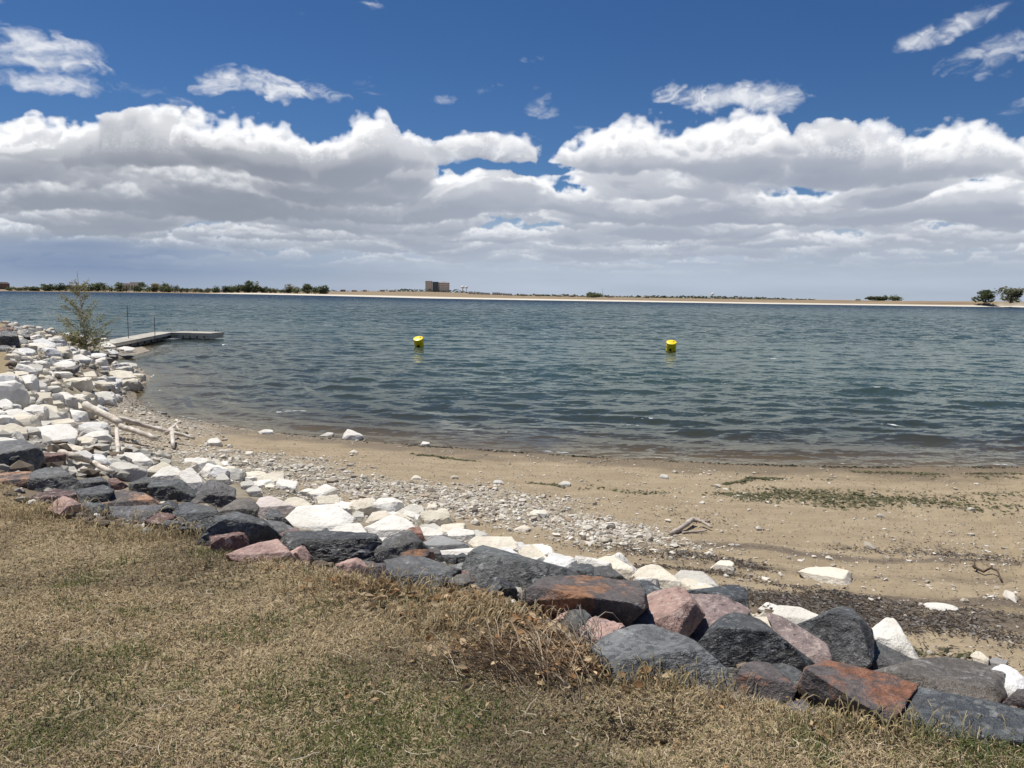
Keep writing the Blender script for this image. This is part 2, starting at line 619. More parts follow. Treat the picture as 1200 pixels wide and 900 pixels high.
# ------------------------------------------------------------------ materials
def mat_ground():
    m, g, out = material('ground')
    c = coord(g)
    grass, bank, wet, grav, far, pale = (g.attr(k) for k in ('grass', 'bank', 'wet', 'gravel', 'far', 'pale'))
    # sand
    n1 = g.noise(c, .9, 5, .6); n2 = g.noise(g.scale(c, (.55, 2.2, 1)), 1.6, 6, .65); n3 = g.noise(c, 34, 4, .7); n4 = g.noise(c, 130, 2, .6)
    sand = g.mix(g.ss(.32, .68, n2), (.285, .225, .145), (.375, .30, .20))
    sand = g.mix(g.ss(.3, .75, n3) * .5, sand, (.20, .16, .105))
    sand = g.mix(g.ss(.62, .78, n4) * .45, sand, (.14, .11, .08))
    # dark wrack lines: bands parallel to the shore, broken up
    sep = g.n('ShaderNodeSeparateXYZ'); g.set(sep.inputs[0], c)
    x, y = X(g, sep.outputs[0]), X(g, sep.outputs[1])
    wob = (g.noise(g.scale(c, (.35, .35, 1)), 1.0, 4, .6) - .5) * 1.6
    fine = g.noise(g.scale(c, (4, 14, 1)), 2.2, 5, .75)
    fine2 = g.noise(g.scale(c, (9, 22, 1)), 2.0, 4, .8)
    side = g.ss(.2, 1.6, x)
    gray = 0
    for (yy, w, slope, a) in WRACK:
        t = (y + wob - yy + x * slope) / w
        b = g.m('EXPONENT', t * t * -1.0)
        gray = g.m('MAXIMUM', gray, b * a)
    wr = g.ss(.36, .62, fine * .55 + gray * side * .42) * g.ss(.04, .3, gray * side)
    sand = g.mix(wr * .8, sand, g.mix(g.ss(.4, .6, fine2), (.055, .042, .033), (.16, .13, .105)))
    specks = g.ss(.66, .74, g.noise(g.scale(c, (16, 34, 1)), 1.6, 3, .7)) * .7
    sand = g.mix(specks * (1.0 - wet), sand, (.10, .078, .055))
    wetn = g.m('MULTIPLY', wet, .85 + 0 * n1)
    sand = g.mix(wetn, sand, g.mix(n2, (.135, .10, .056), (.185, .14, .082)))
    # stony ground: grit between the pebbles
    vg = g.voro(c, 30, out=1); gs = g.n('ShaderNodeSeparateColor'); g.set(gs.inputs[0], vg)
    grit = g.ramp(X(g, gs.outputs[0]), [(0, (.13, .105, .075)), (.35, (.25, .205, .15)), (.7, (.40, .35, .27)), (1, (.52, .48, .40))])
    beach = g.mix(g.ss(.25, .75, grav + (n1 - .5) * .6) * .75, sand, grit)
    # bank under the stones: dark earth and crushed pale rock
    bnk = g.mix(g.ss(.4, .6, n1), (.16, .125, .088), (.30, .265, .20))
    # thatch and soil under the turf
    t1 = g.noise(c, 5, 6, .7); t2 = g.noise(c, 60, 4, .8); t3 = g.noise(c, 1.3, 4, .55)
    thatch = g.mix(g.ss(.3, .7, t2), (.16, .12, .07), (.40, .32, .19))
    thatch = g.mix(g.ss(.52, .72, t1), thatch, (.17, .128, .085))
    thatch = g.mix(g.ss(.5, .75, t3) * .35, thatch, (.12, .12, .05))
    near = g.mix(bank, beach, bnk)
    near = g.mix(grass, near, thatch)
    # far land: straw coloured prairie and a pale stone facing at the water
    fn = g.noise(g.scale(c, (.02, .05, .3)), 1.0, 5, .6); fn2 = g.noise(g.scale(c, (.15, .15, .3)), 1.0, 3, .6)
    farc = g.mix(g.ss(.35, .65, fn), (.21, .15, .095), (.29, .225, .14))
    farc = g.mix(g.ss(.58, .7, fn2) * .5, farc, (.12, .115, .06))
    farc = g.mix(pale * .9, farc, (.68, .63, .54))
    col = g.mix(far, near, farc)
    h = n3 * .5 + n4 * .25 + t2 * .6 * grass + vg * .0 + n2 * .6 + fine2 * wr * .6
    b = g.bump(h, .8, .02)
    rough = g.lin(0, 1, .95, .5, wet)
    principled(g, out, col, rough, b, .25)
    return m


WRACK = [(5.62, .22, .02, .9), (6.05, .20, .02, .95), (6.9, .16, .02, .5), (7.7, .15, .06, .75), (9.2, .18, .0, .25)]


WAVE_FINE, WAVE_FAR, WAVE_BIAS = .80, 1.15, .09


def mat_water():
    m, g, out = material('water')
    c = coord(g)
    depth, foam = g.attr('depth'), g.attr('foam')
    geo = g.n('ShaderNodeNewGeometry'); pos = X(g, geo.outputs['Position'])
    # ripples finer than the sheet, as facet slopes; crests lie across the wind
    sep = g.n('ShaderNodeSeparateXYZ'); g.set(sep.inputs[0], c)
    dist = X(g, sep.outputs[1])

    def slope(sx, sy, det, off, amp):
        p = g.xyz(X(g, sep.outputs[0]) * sx + off, X(g, sep.outputs[1]) * sy, off)
        q = g.noise(p, 1.0, det, .62, .5)
        p2 = g.xyz(X(g, sep.outputs[0]) * sx * 1.4 + off + 31.0, X(g, sep.outputs[1]) * sy * .8, off)
        q2 = g.noise(p2, 1.0, det, .62, .3)
        return (q2 - .5) * (amp * .55), (q - .5) * amp
    farw = g.ss(25, 120, dist)
    x1, y1 = slope(1.9, 6.0, 4, 0.0, WAVE_FINE)
    x2, y2 = slope(6.5, 17.0, 2, 7.0, WAVE_FINE * .5)
    x3, y3 = slope(.40, 1.5, 5, 13.0, WAVE_FAR)
    gust = g.lin(.3, .7, .55, 1.35, g.noise(g.scale(c, (.018, .055, 1)), 1.0, 3, .55))
    nx = (x1 + x2 + x3 * farw) * gust
    ny = (y1 + y2 + y3 * farw) * gust - farw * WAVE_BIAS - g.ss(140, 420, dist) * .11
    va = g.n('ShaderNodeVectorMath', operation='ADD'); g.t.links.new(geo.outputs['Normal'], va.inputs[0]); g.set(va.inputs[1], g.xyz(nx, ny, 0.0))
    # faces that lean away over the crest are hidden behind it
    sp2 = g.n('ShaderNodeSeparateXYZ'); g.t.links.new(va.outputs[0], sp2.inputs[0])
    vn = g.n('ShaderNodeVectorMath', operation='NORMALIZE')
    g.set(vn.inputs[0], g.xyz(X(g, sp2.outputs[0]), g.m('MINIMUM', X(g, sp2.outputs[1]), .015), X(g, sp2.outputs[2])))
    nrm = X(g, vn.outputs[0])
    lw = g.n('ShaderNodeFresnel'); g.set(lw.inputs['IOR'], 1.333); g.set(lw.inputs['Normal'], nrm)
    fr = X(g, lw.outputs[0])
    gl = g.n('ShaderNodeBsdfGlossy'); gl.inputs['Color'].default_value = (.80, .84, .77, 1)
    g.set(gl.inputs['Roughness'], g.lin(10, 300, .06, .11, dist)); g.set(gl.inputs['Normal'], nrm)
    # suspended silt: brown over the shallows, green teal further out
    mot = g.noise(g.scale(c, (.012, .03, 1)), 1.0, 4, .55)
    body = g.ramp(depth, [(0, (.13, .10, .062)), (.06, (.078, .068, .044)), (.17, (.044, .054, .043)), (1, (.038, .062, .051))])
    body = g.mix(g.ss(110, 420, dist) * .9, body, (.007, .017, .038))  # navy far off: cloud shadow and blue sky reflection put into the body colour
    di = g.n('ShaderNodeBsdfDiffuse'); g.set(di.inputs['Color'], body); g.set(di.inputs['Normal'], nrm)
    tr = g.n('ShaderNodeBsdfTransparent'); tr.inputs['Color'].default_value = (.86, .84, .76, 1)
    al = 1.0 - g.m('EXPONENT', g.m('MAXIMUM', depth, 0.0) * -5.0)
    m1 = g.n('ShaderNodeMixShader'); g.set(m1.inputs[0], al)
    g.t.links.new(tr.outputs[0], m1.inputs[1]); g.t.links.new(di.outputs[0], m1.inputs[2])
    m2 = g.n('ShaderNodeMixShader'); g.set(m2.inputs[0], g.m('MULTIPLY', fr, 1.0, clamp=True))
    g.t.links.new(m1.outputs[0], m2.inputs[1]); g.t.links.new(gl.outputs[0], m2.inputs[2])
    fd = g.n('ShaderNodeBsdfDiffuse'); fd.inputs['Color'].default_value = (.75, .77, .76, 1)
    fm = g.ss(.35, .75, foam + (g.noise(c, 9, 4, .7) - .5) * .6)
    m3 = g.n('ShaderNodeMixShader'); g.set(m3.inputs[0], fm * .8)
    g.t.links.new(m2.outputs[0], m3.inputs[1]); g.t.links.new(fd.outputs[0], m3.inputs[2])
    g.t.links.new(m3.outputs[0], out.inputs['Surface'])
    return m


def objcolor(g):
    return X(g, g.n('ShaderNodeObjectInfo').outputs['Color'])


def rockcoord(g):
    c = coord(g)
    oi = g.n('ShaderNodeObjectInfo')
    off = g.xyz(X(g, oi.outputs['Random']) * 37.0, X(g, oi.outputs['Random']) * 91.0, X(g, oi.outputs['Random']) * 53.0)
    return g.vadd(c, off)


def mat_rock_dark():
    m, g, out = material('dark_rock')
    c = rockcoord(g); base = objcolor(g)
    n1 = g.noise(c, 3.2, 6, .65, .6); n2 = g.noise(c, 22, 5, .7); n3 = g.noise(c, 90, 3, .7)
    col = g.mix(g.ss(.3, .7, n1), g.mix(1, base, (.5, .5, .5), 'MULTIPLY'), g.mix(1, base, (1.6, 1.6, 1.58), 'MULTIPLY'))
    cells = g.n('ShaderNodeSeparateColor'); g.set(cells.inputs[0], g.voro(c, 42, out=1)); cl = X(g, cells.outputs[0])
    col = g.mix(g.ss(.0, .45, .45 - cl) * .55, col, (.018, .018, .02)); col = g.mix(g.ss(.70, 1.0, cl) * .45, col, (.23, .23, .22))
    tone = g.noise(c, 1.1, 3, .5)
    col = g.mix(g.ss(.52, .66, tone) * .45, col, (.11, .095, .075))
    # faint pale crust where the face is rubbed, and thin quartz veins
    crust = g.ss(.54, .66, g.noise(c, 5.5, 7, .75, 1.0)) * g.ss(.40, .56, n2)
    col = g.mix(crust * .75, col, (.36, .36, .35))
    st = g.noise(g.scale(c, (2.0, 9.0, 5.0)), 2.4, 5, .75, .9)
    col = g.mix(g.ss(.60, .74, st) * g.ss(.44, .60, g.noise(c, 2.2, 3, .5)) * .85, col, (.46, .45, .43))
    col = g.mix(g.ss(.40, .30, st) * .5, col, (.02, .021, .023))
    col = g.mix(g.ss(.62, .72, n3) * .7, col, (.36, .36, .35))
    col = g.mix(g.ss(.34, .22, n3) * .6, col, (.012, .012, .014))
    h = n1 * .6 + n2 * .6 + n3 * .22 + st * .35
    principled(g, out, col, g.lin(.3, .7, .58, .34, n2), g.bump(h, .9, .032), .55)
    return m


def mat_rock_red():
    m, g, out = material('red_granite')
    c = rockcoord(g); base = objcolor(g)
    n1 = g.noise(c, 3.0, 6, .65, .8); n2 = g.noise(c, 26, 5, .75); n3 = g.noise(c, 75, 3, .7)
    col = g.mix(g.ss(.3, .7, n1), g.mix(1, base, (.6, .58, .6), 'MULTIPLY'), g.mix(1, base, (1.3, 1.25, 1.25), 'MULTIPLY'))
    col = g.mix(g.ss(.53, .62, n2) * .75, col, (.52, .43, .38))
    col = g.mix(g.ss(.44, .36, n2) * .75, col, (.06, .05, .05))
    col = g.mix(g.ss(.66, .76, n3) * .45, col, (.5, .44, .4))
    crust = g.ss(.58, .7, g.noise(c, 4.5, 5, .7, 1.2))
    col = g.mix(crust * .5, col, (.36, .33, .31))
    principled(g, out, col, .72, g.bump(n1 * .6 + n2 * .6 + n3 * .22, .9, .034), .3)
    return m


def mat_rock_rust():
    m, g, out = material('rust_stained_rock')
    c = rockcoord(g); base = objcolor(g)
    n1 = g.noise(c, 2.6, 6, .65, .8); n2 = g.noise(c, 20, 5, .75); n3 = g.noise(c, 80, 3, .7)
    st = g.ss(.46, .60, n1 + (n2 - .5) * .4)
    dk = g.mix(g.ss(.3, .7, n2), (.075, .065, .064), (.17, .15, .145))
    col = g.mix(st, dk, g.mix(g.ss(.35, .65, n2), g.mix(1, base, (.7, .62, .55), 'MULTIPLY'), g.mix(1, base, (1.25, 1.2, 1.2), 'MULTIPLY')))
    crust = g.ss(.60, .72, g.noise(c, 5.0, 6, .72, 1.2))
    col = g.mix(crust * .75, col, (.42, .39, .37))
    col = g.mix(g.ss(.68, .8, n3) * .4, col, (.45, .40, .36))
    principled(g, out, col, .7, g.bump(n1 * .6 + n2 * .6 + n3 * .22, .9, .034), .3)
    return m


def mat_rock_pale():
    m, g, out = material('pale_limestone')
    c = rockcoord(g); base = objcolor(g)
    n1 = g.noise(c, 2.4, 6, .65, .5); n2 = g.noise(c, 16, 5, .7); n3 = g.noise(c, 70, 3, .7)
    col = g.mix(g.ss(.3, .7, n1), g.mix(1, base, (.84, .83, .80), 'MULTIPLY'), g.mix(1, base, (1.08, 1.08, 1.08), 'MULTIPLY'))
    gen = g.n('ShaderNodeSeparateXYZ'); g.set(gen.inputs[0], coord(g, 'Generated'))
    soil = g.ss(.52, .12, X(g, gen.outputs[2]) + (n1 - .5) * .9) 
    col = g.mix(soil * .55, col, (.36, .29, .20))
    col = g.mix(g.ss(.56, .70, n2) * .45, col, (.40, .35, .28))
    col = g.mix(g.ss(.58, .70, g.noise(c, 1.3, 4, .6)) * .35, col, (.46, .42, .36))
    col = g.mix(g.ss(.68, .78, g.noise(c, 4.0, 5, .7, 1.5)) * .5, col, (.27, .235, .19))
    col = g.mix(g.ss(.34, .24, n3) * .5, col, (.22, .2, .17))
    principled(g, out, col, .85, g.bump(n1 * .6 + n2 * .6 + n3 * .22, .9, .034), .2)
    return m


def mat_vcol(name, rough=.8, spec=.2, trans=0.0, nscale=0, bump=0):
    m, g, out = material(name)
    col = g.attr('tint', 'Color')
    if trans:
        d = g.n('ShaderNodeBsdfDiffuse'); g.set(d.inputs['Color'], col); d.inputs['Roughness'].default_value = .6
        t = g.n('ShaderNodeBsdfTranslucent'); g.set(t.inputs['Color'], col)
        mx = g.n('ShaderNodeMixShader'); mx.inputs[0].default_value = trans
        g.t.links.new(d.outputs[0], mx.inputs[1]); g.t.links.new(t.outputs[0], mx.inputs[2])
        g.t.links.new(mx.outputs[0], out.inputs['Surface'])
    else:
        nrm = None
        if bump:
            nrm = g.bump(g.noise(coord(g), nscale, 4, .7), bump, .01)
        principled(g, out, col, rough, nrm, spec)
    return m


def mat_wood():
    m, g, out = material('driftwood')
    c = coord(g); base = objcolor(g)
    n1 = g.noise(g.scale(c, (3, 3, 3)), 2, 5, .6); n2 = g.noise(c, 30, 5, .75)
    col = g.mix(g.ss(.3, .7, n1), g.mix(1, base, (.66, .62, .58), 'MULTIPLY'), g.mix(1, base, (1.15, 1.15, 1.15), 'MULTIPLY'))
    col = g.mix(g.ss(.58, .72, n2) * .5, col, (.16, .12, .09))
    principled(g, out, col, .8, g.bump(n2, .6, .015), .2)
    return m


# ------------------------------------------------------------------ sky
SUN_AZ, SUN_EL = rad(-48), rad(67)


# ---- clouds: a field of cumulus computed as a volume (base 1.2 km up, 7 to 45 km away), seen from the lake
AZ_LIM, TE_LIM = .80, .42
NAZ, NTE = 1500, 460
BASE_H = 1.2


def noise_tile(n=96, seed=1, octs=(3, 6, 12, 24, 48), gain=.55):
    rg = np.random.default_rng(seed)
    tot = np.zeros((n, n, n), np.float32); a = 1.0
    for o in octs:
        lat = rg.random((o, o, o)).astype(np.float32)
        t = np.arange(n) * o / n
        i = np.floor(t).astype(int); f = (t - i).astype(np.float32); f = f * f * (3 - 2 * f)
        v = lat
        for ax in range(3):
            v0 = np.take(v, i % o, ax); v1 = np.take(v, (i + 1) % o, ax)
            sh = [1, 1, 1]; sh[ax] = n
            ff = f.reshape(sh)
            v = v0 * (1 - ff) + v1 * ff
        v = v - .5
        if o >= 12: v = .25 - np.abs(v)           # billows
        tot += a * v; a *= gain
    return (tot - tot.mean()) / tot.std()


def look(tile, x, y, z):
    n = tile.shape[0]
    x = x * n; y = y * n; z = z * n
    xi = np.floor(x).astype(np.int32); yi = np.floor(y).astype(np.int32); zi = np.floor(z).astype(np.int32)
    fx = (x - xi).astype(np.float32); fy = (y - yi).astype(np.float32); fz = (z - zi).astype(np.float32)
    x0 = xi % n; x1 = (xi + 1) % n; y0 = yi % n; y1 = (yi + 1) % n; z0 = zi % n; z1 = (zi + 1) % n
    t = tile.ravel()
    a = x0 * n; b = x1 * n

    def lz(p, q): return t[(p + q) * n + z0] * (1 - fz) + t[(p + q) * n + z1] * fz
    return (lz(a, y0) * (1 - fy) + lz(a, y1) * fy) * (1 - fx) + (lz(b, y0) * (1 - fy) + lz(b, y1) * fy) * fx


def cloud_map():
    az = np.linspace(-AZ_LIM, AZ_LIM, NAZ).astype(np.float32)
    te = ((np.arange(NTE) + .5) / NTE * TE_LIM).astype(np.float32)
    # thickness of the layer over (azimuth, distance)
    ND = 420
    ds = np.geomspace(5.0, 60, ND).astype(np.float32)
    H = np.zeros((NAZ, ND), np.float32)
    AA, DD = np.meshgrid(az, ds, indexing='ij')
    rg = np.random.default_rng(8)
    lob = list(LOBES)
    for row_y, n, hw, hh in CLOUD_ROWS:
        for i in range(n):
            x = -260 + (i + rg.uniform(-.4, .4)) * 1720 / n
            lob.append((x, row_y + rg.uniform(-6, 6), hw * rg.uniform(.6, 1.5), hh * rg.uniform(.6, 1.3)))
    xs, ys = DD * np.sin(AA), DD * np.cos(AA)
    wx, wy = fbm(xs / 1.1, ys / 1.1, o=5, g=.6) * .42, fbm(xs / 1.1 + 40, ys / 1.1, o=5, g=.6) * .42
    for px, base, hw, hh in lob:
        a0, t0 = azte(px, base); _, t1 = azte(px, base - hh)
        D = BASE_H / t0
        r = hw / F * D
        dx = (AA - a0) * D + wx * min(1, r / .7); dy = (DD - D) + wy
        q = 1 - (dx / r) ** 2 - (dy / (r * .42 + .22)) ** 2
        H += (np.clip(q, 0, 1) ** .62 * ((t1 - t0) * D * CLOUD_TALL)) ** 4
    H = H ** .25
    cov = fbm(xs / 5.0, ys / 5.0, o=5)
    # thin deck filling in behind the first heaps
    fill = sstep(8.2, 11, DD) * sstep(-.25, .6, cov)
    H = np.maximum(H, (fill * .17).astype(np.float32))
    T1 = noise_tile(96, 2); T2 = noise_tile(64, 5, (4, 8, 16, 32), .6)
    sd = np.array([math.sin(SUN_AZ) * math.cos(SUN_EL), math.cos(SUN_AZ) * math.cos(SUN_EL), math.sin(SUN_EL)], np.float32)
    NS = 120
    lo, hi = BASE_H - .22, 2.4
    trans = np.ones((NTE, NAZ), np.float32); lum = np.zeros((NTE, NAZ), np.float32); dist = np.zeros((NTE, NAZ), np.float32)
    frac = ((np.arange(NS) + .5) / NS).astype(np.float32)
    jit = rg.random((NTE, NAZ)).astype(np.float32)
    logd0, logdk = math.log(5.0), (ND - 1) / math.log(12.0)
    sa, ca = np.sin(az), np.cos(az)
    ia = np.arange(NAZ)

    def dens(x, y, z, h, fine=True):
        """0..1 cloud water at a point of a column h thick"""
        bv = look(T1, x / 5.5 + .37, y / 5.5, np.float32(.21) + 0 * z) * .085 + .05
        zb = (z - BASE_H - bv) / np.maximum(h, .05)
        k = np.clip(h / .45, .45, 1.0)
        nz = look(T1, x / 3.4, y / 3.4, z / 2.6)
        f = np.where(zb > 0, .62 * (1.0 - zb), .62 + zb * 3.2) - .16 + nz * .27 / k
        if fine:
            f = f + look(T2, x / 1.15, y / 1.15, z / .95) * .21 + look(T2, x / .36 + .3, y / .36, z / .30) * .115
        return f
    for r0 in range(0, NTE, 25):
        rows = slice(r0, r0 + 25)
        t = te[rows][:, None]
        s0 = np.maximum(lo / t, 5.5); s1 = np.minimum(hi / t, 46.0)
        T = np.ones((t.shape[0], NAZ), np.float32); L = np.zeros_like(T); Dm = np.zeros_like(T)
        for k in range(NS):
            s = (s0 + (s1 - s0) * (frac[k] + (jit[rows] - .5) / NS))
            ds_ = (s1 - s0) / NS
            idx = np.clip(((np.log(np.maximum(s, 5.0)) - logd0) * logdk), 0, ND - 1.01)
            ii = idx.astype(np.int32); fr = idx - ii
            aa = np.broadcast_to(ia[None], s.shape)
            h = H[aa, ii] * (1 - fr) + H[aa, ii + 1] * fr
            z = s * t
            ok = (T > .02) & (h > .03) & (s1 > s0) & (z < BASE_H + h * 1.5 + .12)
            if not ok.any(): continue
            sx, sz, hh_ = s[ok], z[ok], h[ok]
            A = aa[ok]
            X_, Y_ = sx * sa[A], sx * ca[A]
            f = dens(X_, Y_, sz, hh_)
            rho = np.clip(f * 4.6, 0, 1)
            # light reaching the sample from the sun, and from the sky by height
            f1 = dens(X_ + sd[0] * .07, Y_ + sd[1] * .07, sz + sd[2] * .07, hh_, True)
            f2 = dens(X_ + sd[0] * .26, Y_ + sd[1] * .26, sz + sd[2] * .26, hh_, False)
            f3 = dens(X_ + sd[0] * .55, Y_ + sd[1] * .55, sz + sd[2] * .55, hh_, False)
            tau = np.clip(f1 * 3.0, 0, 1) * .8 + np.clip(f2 * 3.0, 0, 1) * 1.0 + np.clip(f3 * 3.0, 0, 1) * .9 + np.clip(f * 2, 0, 1) * .25
            hgt = np.clip((sz - BASE_H) / np.maximum(hh_, .25), 0, 1.2)
            lt = 1.12 * np.exp(-tau * 1.25) * (.40 + .70 * hgt) + .16 + .20 * hgt
            al = 1 - np.exp(-rho * 11.0 * np.broadcast_to(ds_, s.shape)[ok])
            w = T[ok] * al
            L[ok] += w * lt; Dm[ok] += w * sx; T[ok] *= 1 - al
        trans[rows], lum[rows], dist[rows] = T, L, Dm
    for _ in range(1):          # even out the sampling grain
        for q_ in (trans, lum, dist):
            q_[1:-1, 1:-1] = .5 * q_[1:-1, 1:-1] + .125 * (q_[:-2, 1:-1] + q_[2:, 1:-1] + q_[1:-1, :-2] + q_[1:-1, 2:])
    a = 1 - trans
    lumn = lum / np.maximum(a, 1e-4); dn = dist / np.maximum(a, 1e-4)
    lumn = np.clip((lumn - .16) / .98, 0, 1.15)
    AZ, TE = np.meshgrid(az, te)
    shade = np.array([3.25, 3.6, 4.4]); lit = np.array([9.9, 9.9, 9.95])
    shade = shade * (1 - .30 * sstep(.05, -.40, AZ))[..., None]
    rgb = shade + (lit - shade) * (lumn ** .95)[..., None]
    # air in front of the far heaps
    air = np.array([4.35, 5.0, 6.0])
    k = (1 - np.exp(-np.maximum(dn - 7, 0) / 21.0))[..., None]
    rgb = rgb * (1 - k) + air * k
    # haze and distant rain under the cloud base
    blue = sstep(-.05, -.5, AZ) * sstep(.09, .02, TE + .02 * fbm(AZ * 6, TE * 30, o=3)) * (.45 + .55 * sstep(.0, .03, TE))
    hz = air * np.ones_like(rgb)
    st = fbm(AZ * 5, TE * 45, o=4)
    hz = hz * (1 + .07 * st[..., None])
    hz = hz * (1 - blue[..., None]) + np.array([2.1, 2.85, 4.4]) * blue[..., None]
    ha = sstep(.135, .055, TE + .012 * st) * .97
    # loose small clouds nearer by
    wa = np.zeros_like(AZ); wl = np.zeros_like(AZ)
    w1 = fbm(AZ * 16, TE * 30, o=5, g=.6); w2 = fbm(AZ * 16 + 60, TE * 30, o=3)
    fine = fbm(AZ * 60 + w1 * 1.2, TE * 95 + w2 * 1.5, o=5, g=.62)
    for px, py, rx, ry, rot, amp in WISPS:
        a0, t0 = azte(px, py)
        ca_, sa_ = math.cos(rot), math.sin(rot)
        ax = AZ - a0; ty = TE - t0
        u = (ax * ca_ + ty * sa_) / (rx / F); v = (ty * ca_ - ax * sa_) / (ry / F * 1.06)
        u = u + w2 * .30; v = v + w1 * .34
        v2 = np.where(v < 0, v * 1.5, v * .92)
        q = np.clip(1 - u * u - v2 * v2, -1, 1)
        f = q * amp + fine * .26 + w1 * .12 - (1 - amp) * .9
        al = sstep(-.05, 1.15, f)
        l = np.clip(.55 + .34 * v + .22 * fine, 0, 1)
        wl = np.where(al > wa, l, wl); wa = np.maximum(wa, al * min(1, amp))
    wc = np.array([5.0, 5.5, 6.5]) + (np.array([9.3, 9.4, 9.6]) - np.array([5.0, 5.5, 6.5])) * wl[..., None]
    # composite far to near: haze, bank, loose clouds
    A = ha[..., None]; C = hz * A
    ab = a[..., None]
    low = sstep(.028, .062, TE + .012 * st)[..., None]
    ab = ab * (.12 + .88 * low)
    C = C * (1 - ab) + rgb * ab; A = A * (1 - ab) + ab
    aw = wa[..., None] * .93
    C = C * (1 - aw) + wc * aw; A = A * (1 - aw) + aw
    out = np.concatenate([C / np.maximum(A, 1e-4), A], -1).astype(np.float32)
    return out


def build_sky():
    w = bpy.data.worlds.new('World'); SC.world = w
    w.use_nodes = True
    w.node_tree.nodes.clear()
    g = G(w.node_tree)
    out = g.n('ShaderNodeOutputWorld'); bg = g.n('ShaderNodeBackground')
    bg.inputs['Strength'].default_value = .1
    g.t.links.new(bg.outputs[0], out.inputs['Surface'])
    sky = g.n('ShaderNodeTexSky', sky_type='NISHITA')
    sky.sun_disc = False; sky.sun_elevation = SUN_EL; sky.sun_rotation = SUN_AZ
    sky.altitude = 1700; sky.air_density = 1.0; sky.dust_density = .25; sky.ozone_density = 2.2
    hs = g.n('ShaderNodeHueSaturation'); g.set(hs.inputs['Color'], X(g, sky.outputs[0])); hs.inputs['Saturation'].default_value = SKY_SAT; hs.inputs['Value'].default_value = SKY_VAL
    skc = g.mix(1.0, X(g, hs.outputs[0]), SKY_GAIN, 'MULTIPLY')
    c = coord(g, 'Generated')
    sep = g.n('ShaderNodeSeparateXYZ'); g.set(sep.inputs[0], c)
    dx, dy, dz = (X(g, sep.outputs[i]) for i in range(3))
    az = g.m('ARCTAN2', dx, dy)
    te = dz / g.m('MAXIMUM', g.m('SQRT', dx * dx + dy * dy), .001)
    im = bpy.data.images.new('cloud_field', NAZ, NTE, alpha=True, float_buffer=True)
    im.colorspace_settings.name = 'Non-Color'
    im.alpha_mode = 'CHANNEL_PACKED'
    im.pixels.foreach_set(cloud_map().ravel())
    im.update()
    ti = g.n('ShaderNodeTexImage', image=im, interpolation='Cubic', extension='MIRROR')
    g.set(ti.inputs['Vector'], g.xyz(az * (.5 / AZ_LIM) + .5, g.m('MINIMUM', g.m('MAXIMUM', te, .001), TE_LIM * .999) * (1 / TE_LIM), 0.0))
    a = X(g, ti.outputs['Alpha']) * g.ss(TE_LIM, TE_LIM * .92, te)
    cl = g.mix(1.0, X(g, ti.outputs['Color']), (.90, .90, .90), 'MULTIPLY')
    col = g.mix(a, skc, cl)
    col = g.mix(g.ss(.0, -.01, te), col, (3.6, 4.0, 4.6))
    g.set(bg.inputs['Color'], col)
    w.cycles.sampling_method = 'MANUAL'; w.cycles.sample_map_resolution = 1024

    sd = bpy.data.lights.new('sun', 'SUN')
    sd.energy = 4.8; sd.angle = rad(.53); sd.color = (1, .955, .88)
    so = bpy.data.objects.new('sun', sd); COL.objects.link(so)
    d = Vector((math.sin(SUN_AZ) * math.cos(SUN_EL), math.cos(SUN_AZ) * math.cos(SUN_EL), math.sin(SUN_EL)))
    so.rotation_euler = (-d).to_track_quat('-Z', 'Y').to_euler()
    so.location = (0, 0, 30)
    vs = SC.view_settings
    vs.view_transform = 'Standard'; vs.look = 'None'; vs.gamma = 1; vs.exposure = EXPOSURE
    vs.use_curve_mapping = False
    cy = SC.cycles
    cy.max_bounces = 6; cy.diffuse_bounces = 3; cy.glossy_bounces = 3; cy.transparent_max_bounces = 12; cy.caustics_reflective = False; cy.caustics_refractive = False


SKY_SAT, SKY_VAL, EXPOSURE = 1.20, 1.0, 0.18
SKY_GAIN = (.43, .505, .61)
CLOUD_TALL = .60
CLOUD_ROWS = ((306, 34, 18, 13), (297, 30, 22, 17), (287, 25, 27, 22), (275, 20, 33, 29), (262, 16, 38, 36), (246, 13, 44, 42))
LOBES = [  # photo pixel of the base, half width, height
    (250, 236, 300, 80), (20, 226, 90, 50), (95, 214, 90, 66), (190, 206, 95, 66), (278, 196, 80, 60), (345, 214, 70, 56),
    (415, 204, 84, 72), (455, 222, 62, 52), (378, 214, 50, 28), (130, 238, 150, 36), (265, 230, 46, 26), (40, 258, 150, 26),
    (230, 262, 170, 26), (390, 250, 130, 40), (480, 262, 90, 26), (530, 236, 64, 40), (330, 285, 110, 18), (110, 290, 160, 22),
    (570, 195, 52, 26), (650, 212, 66, 40), (722, 212, 76, 48), (795, 210, 62, 72), (850, 208, 72, 66), (905, 196, 44, 32),
    (975, 206, 46, 52), (925, 222, 70, 40), (1035, 216, 74, 58), (1095, 214, 80, 68), (1150, 206, 50, 54), (1195, 214, 30, 30),
    (1060, 228, 120, 26), (760, 226, 120, 24), (690, 240, 56, 22), (800, 240, 74, 32), (870, 246, 60, 28), (600, 238, 60, 28), (960, 262, 80, 24), (1100, 258, 90, 20),
    (-90, 215, 110, 60), (-250, 230, 120, 80), (1320, 215, 100, 70), (1480, 230, 120, 60),
]
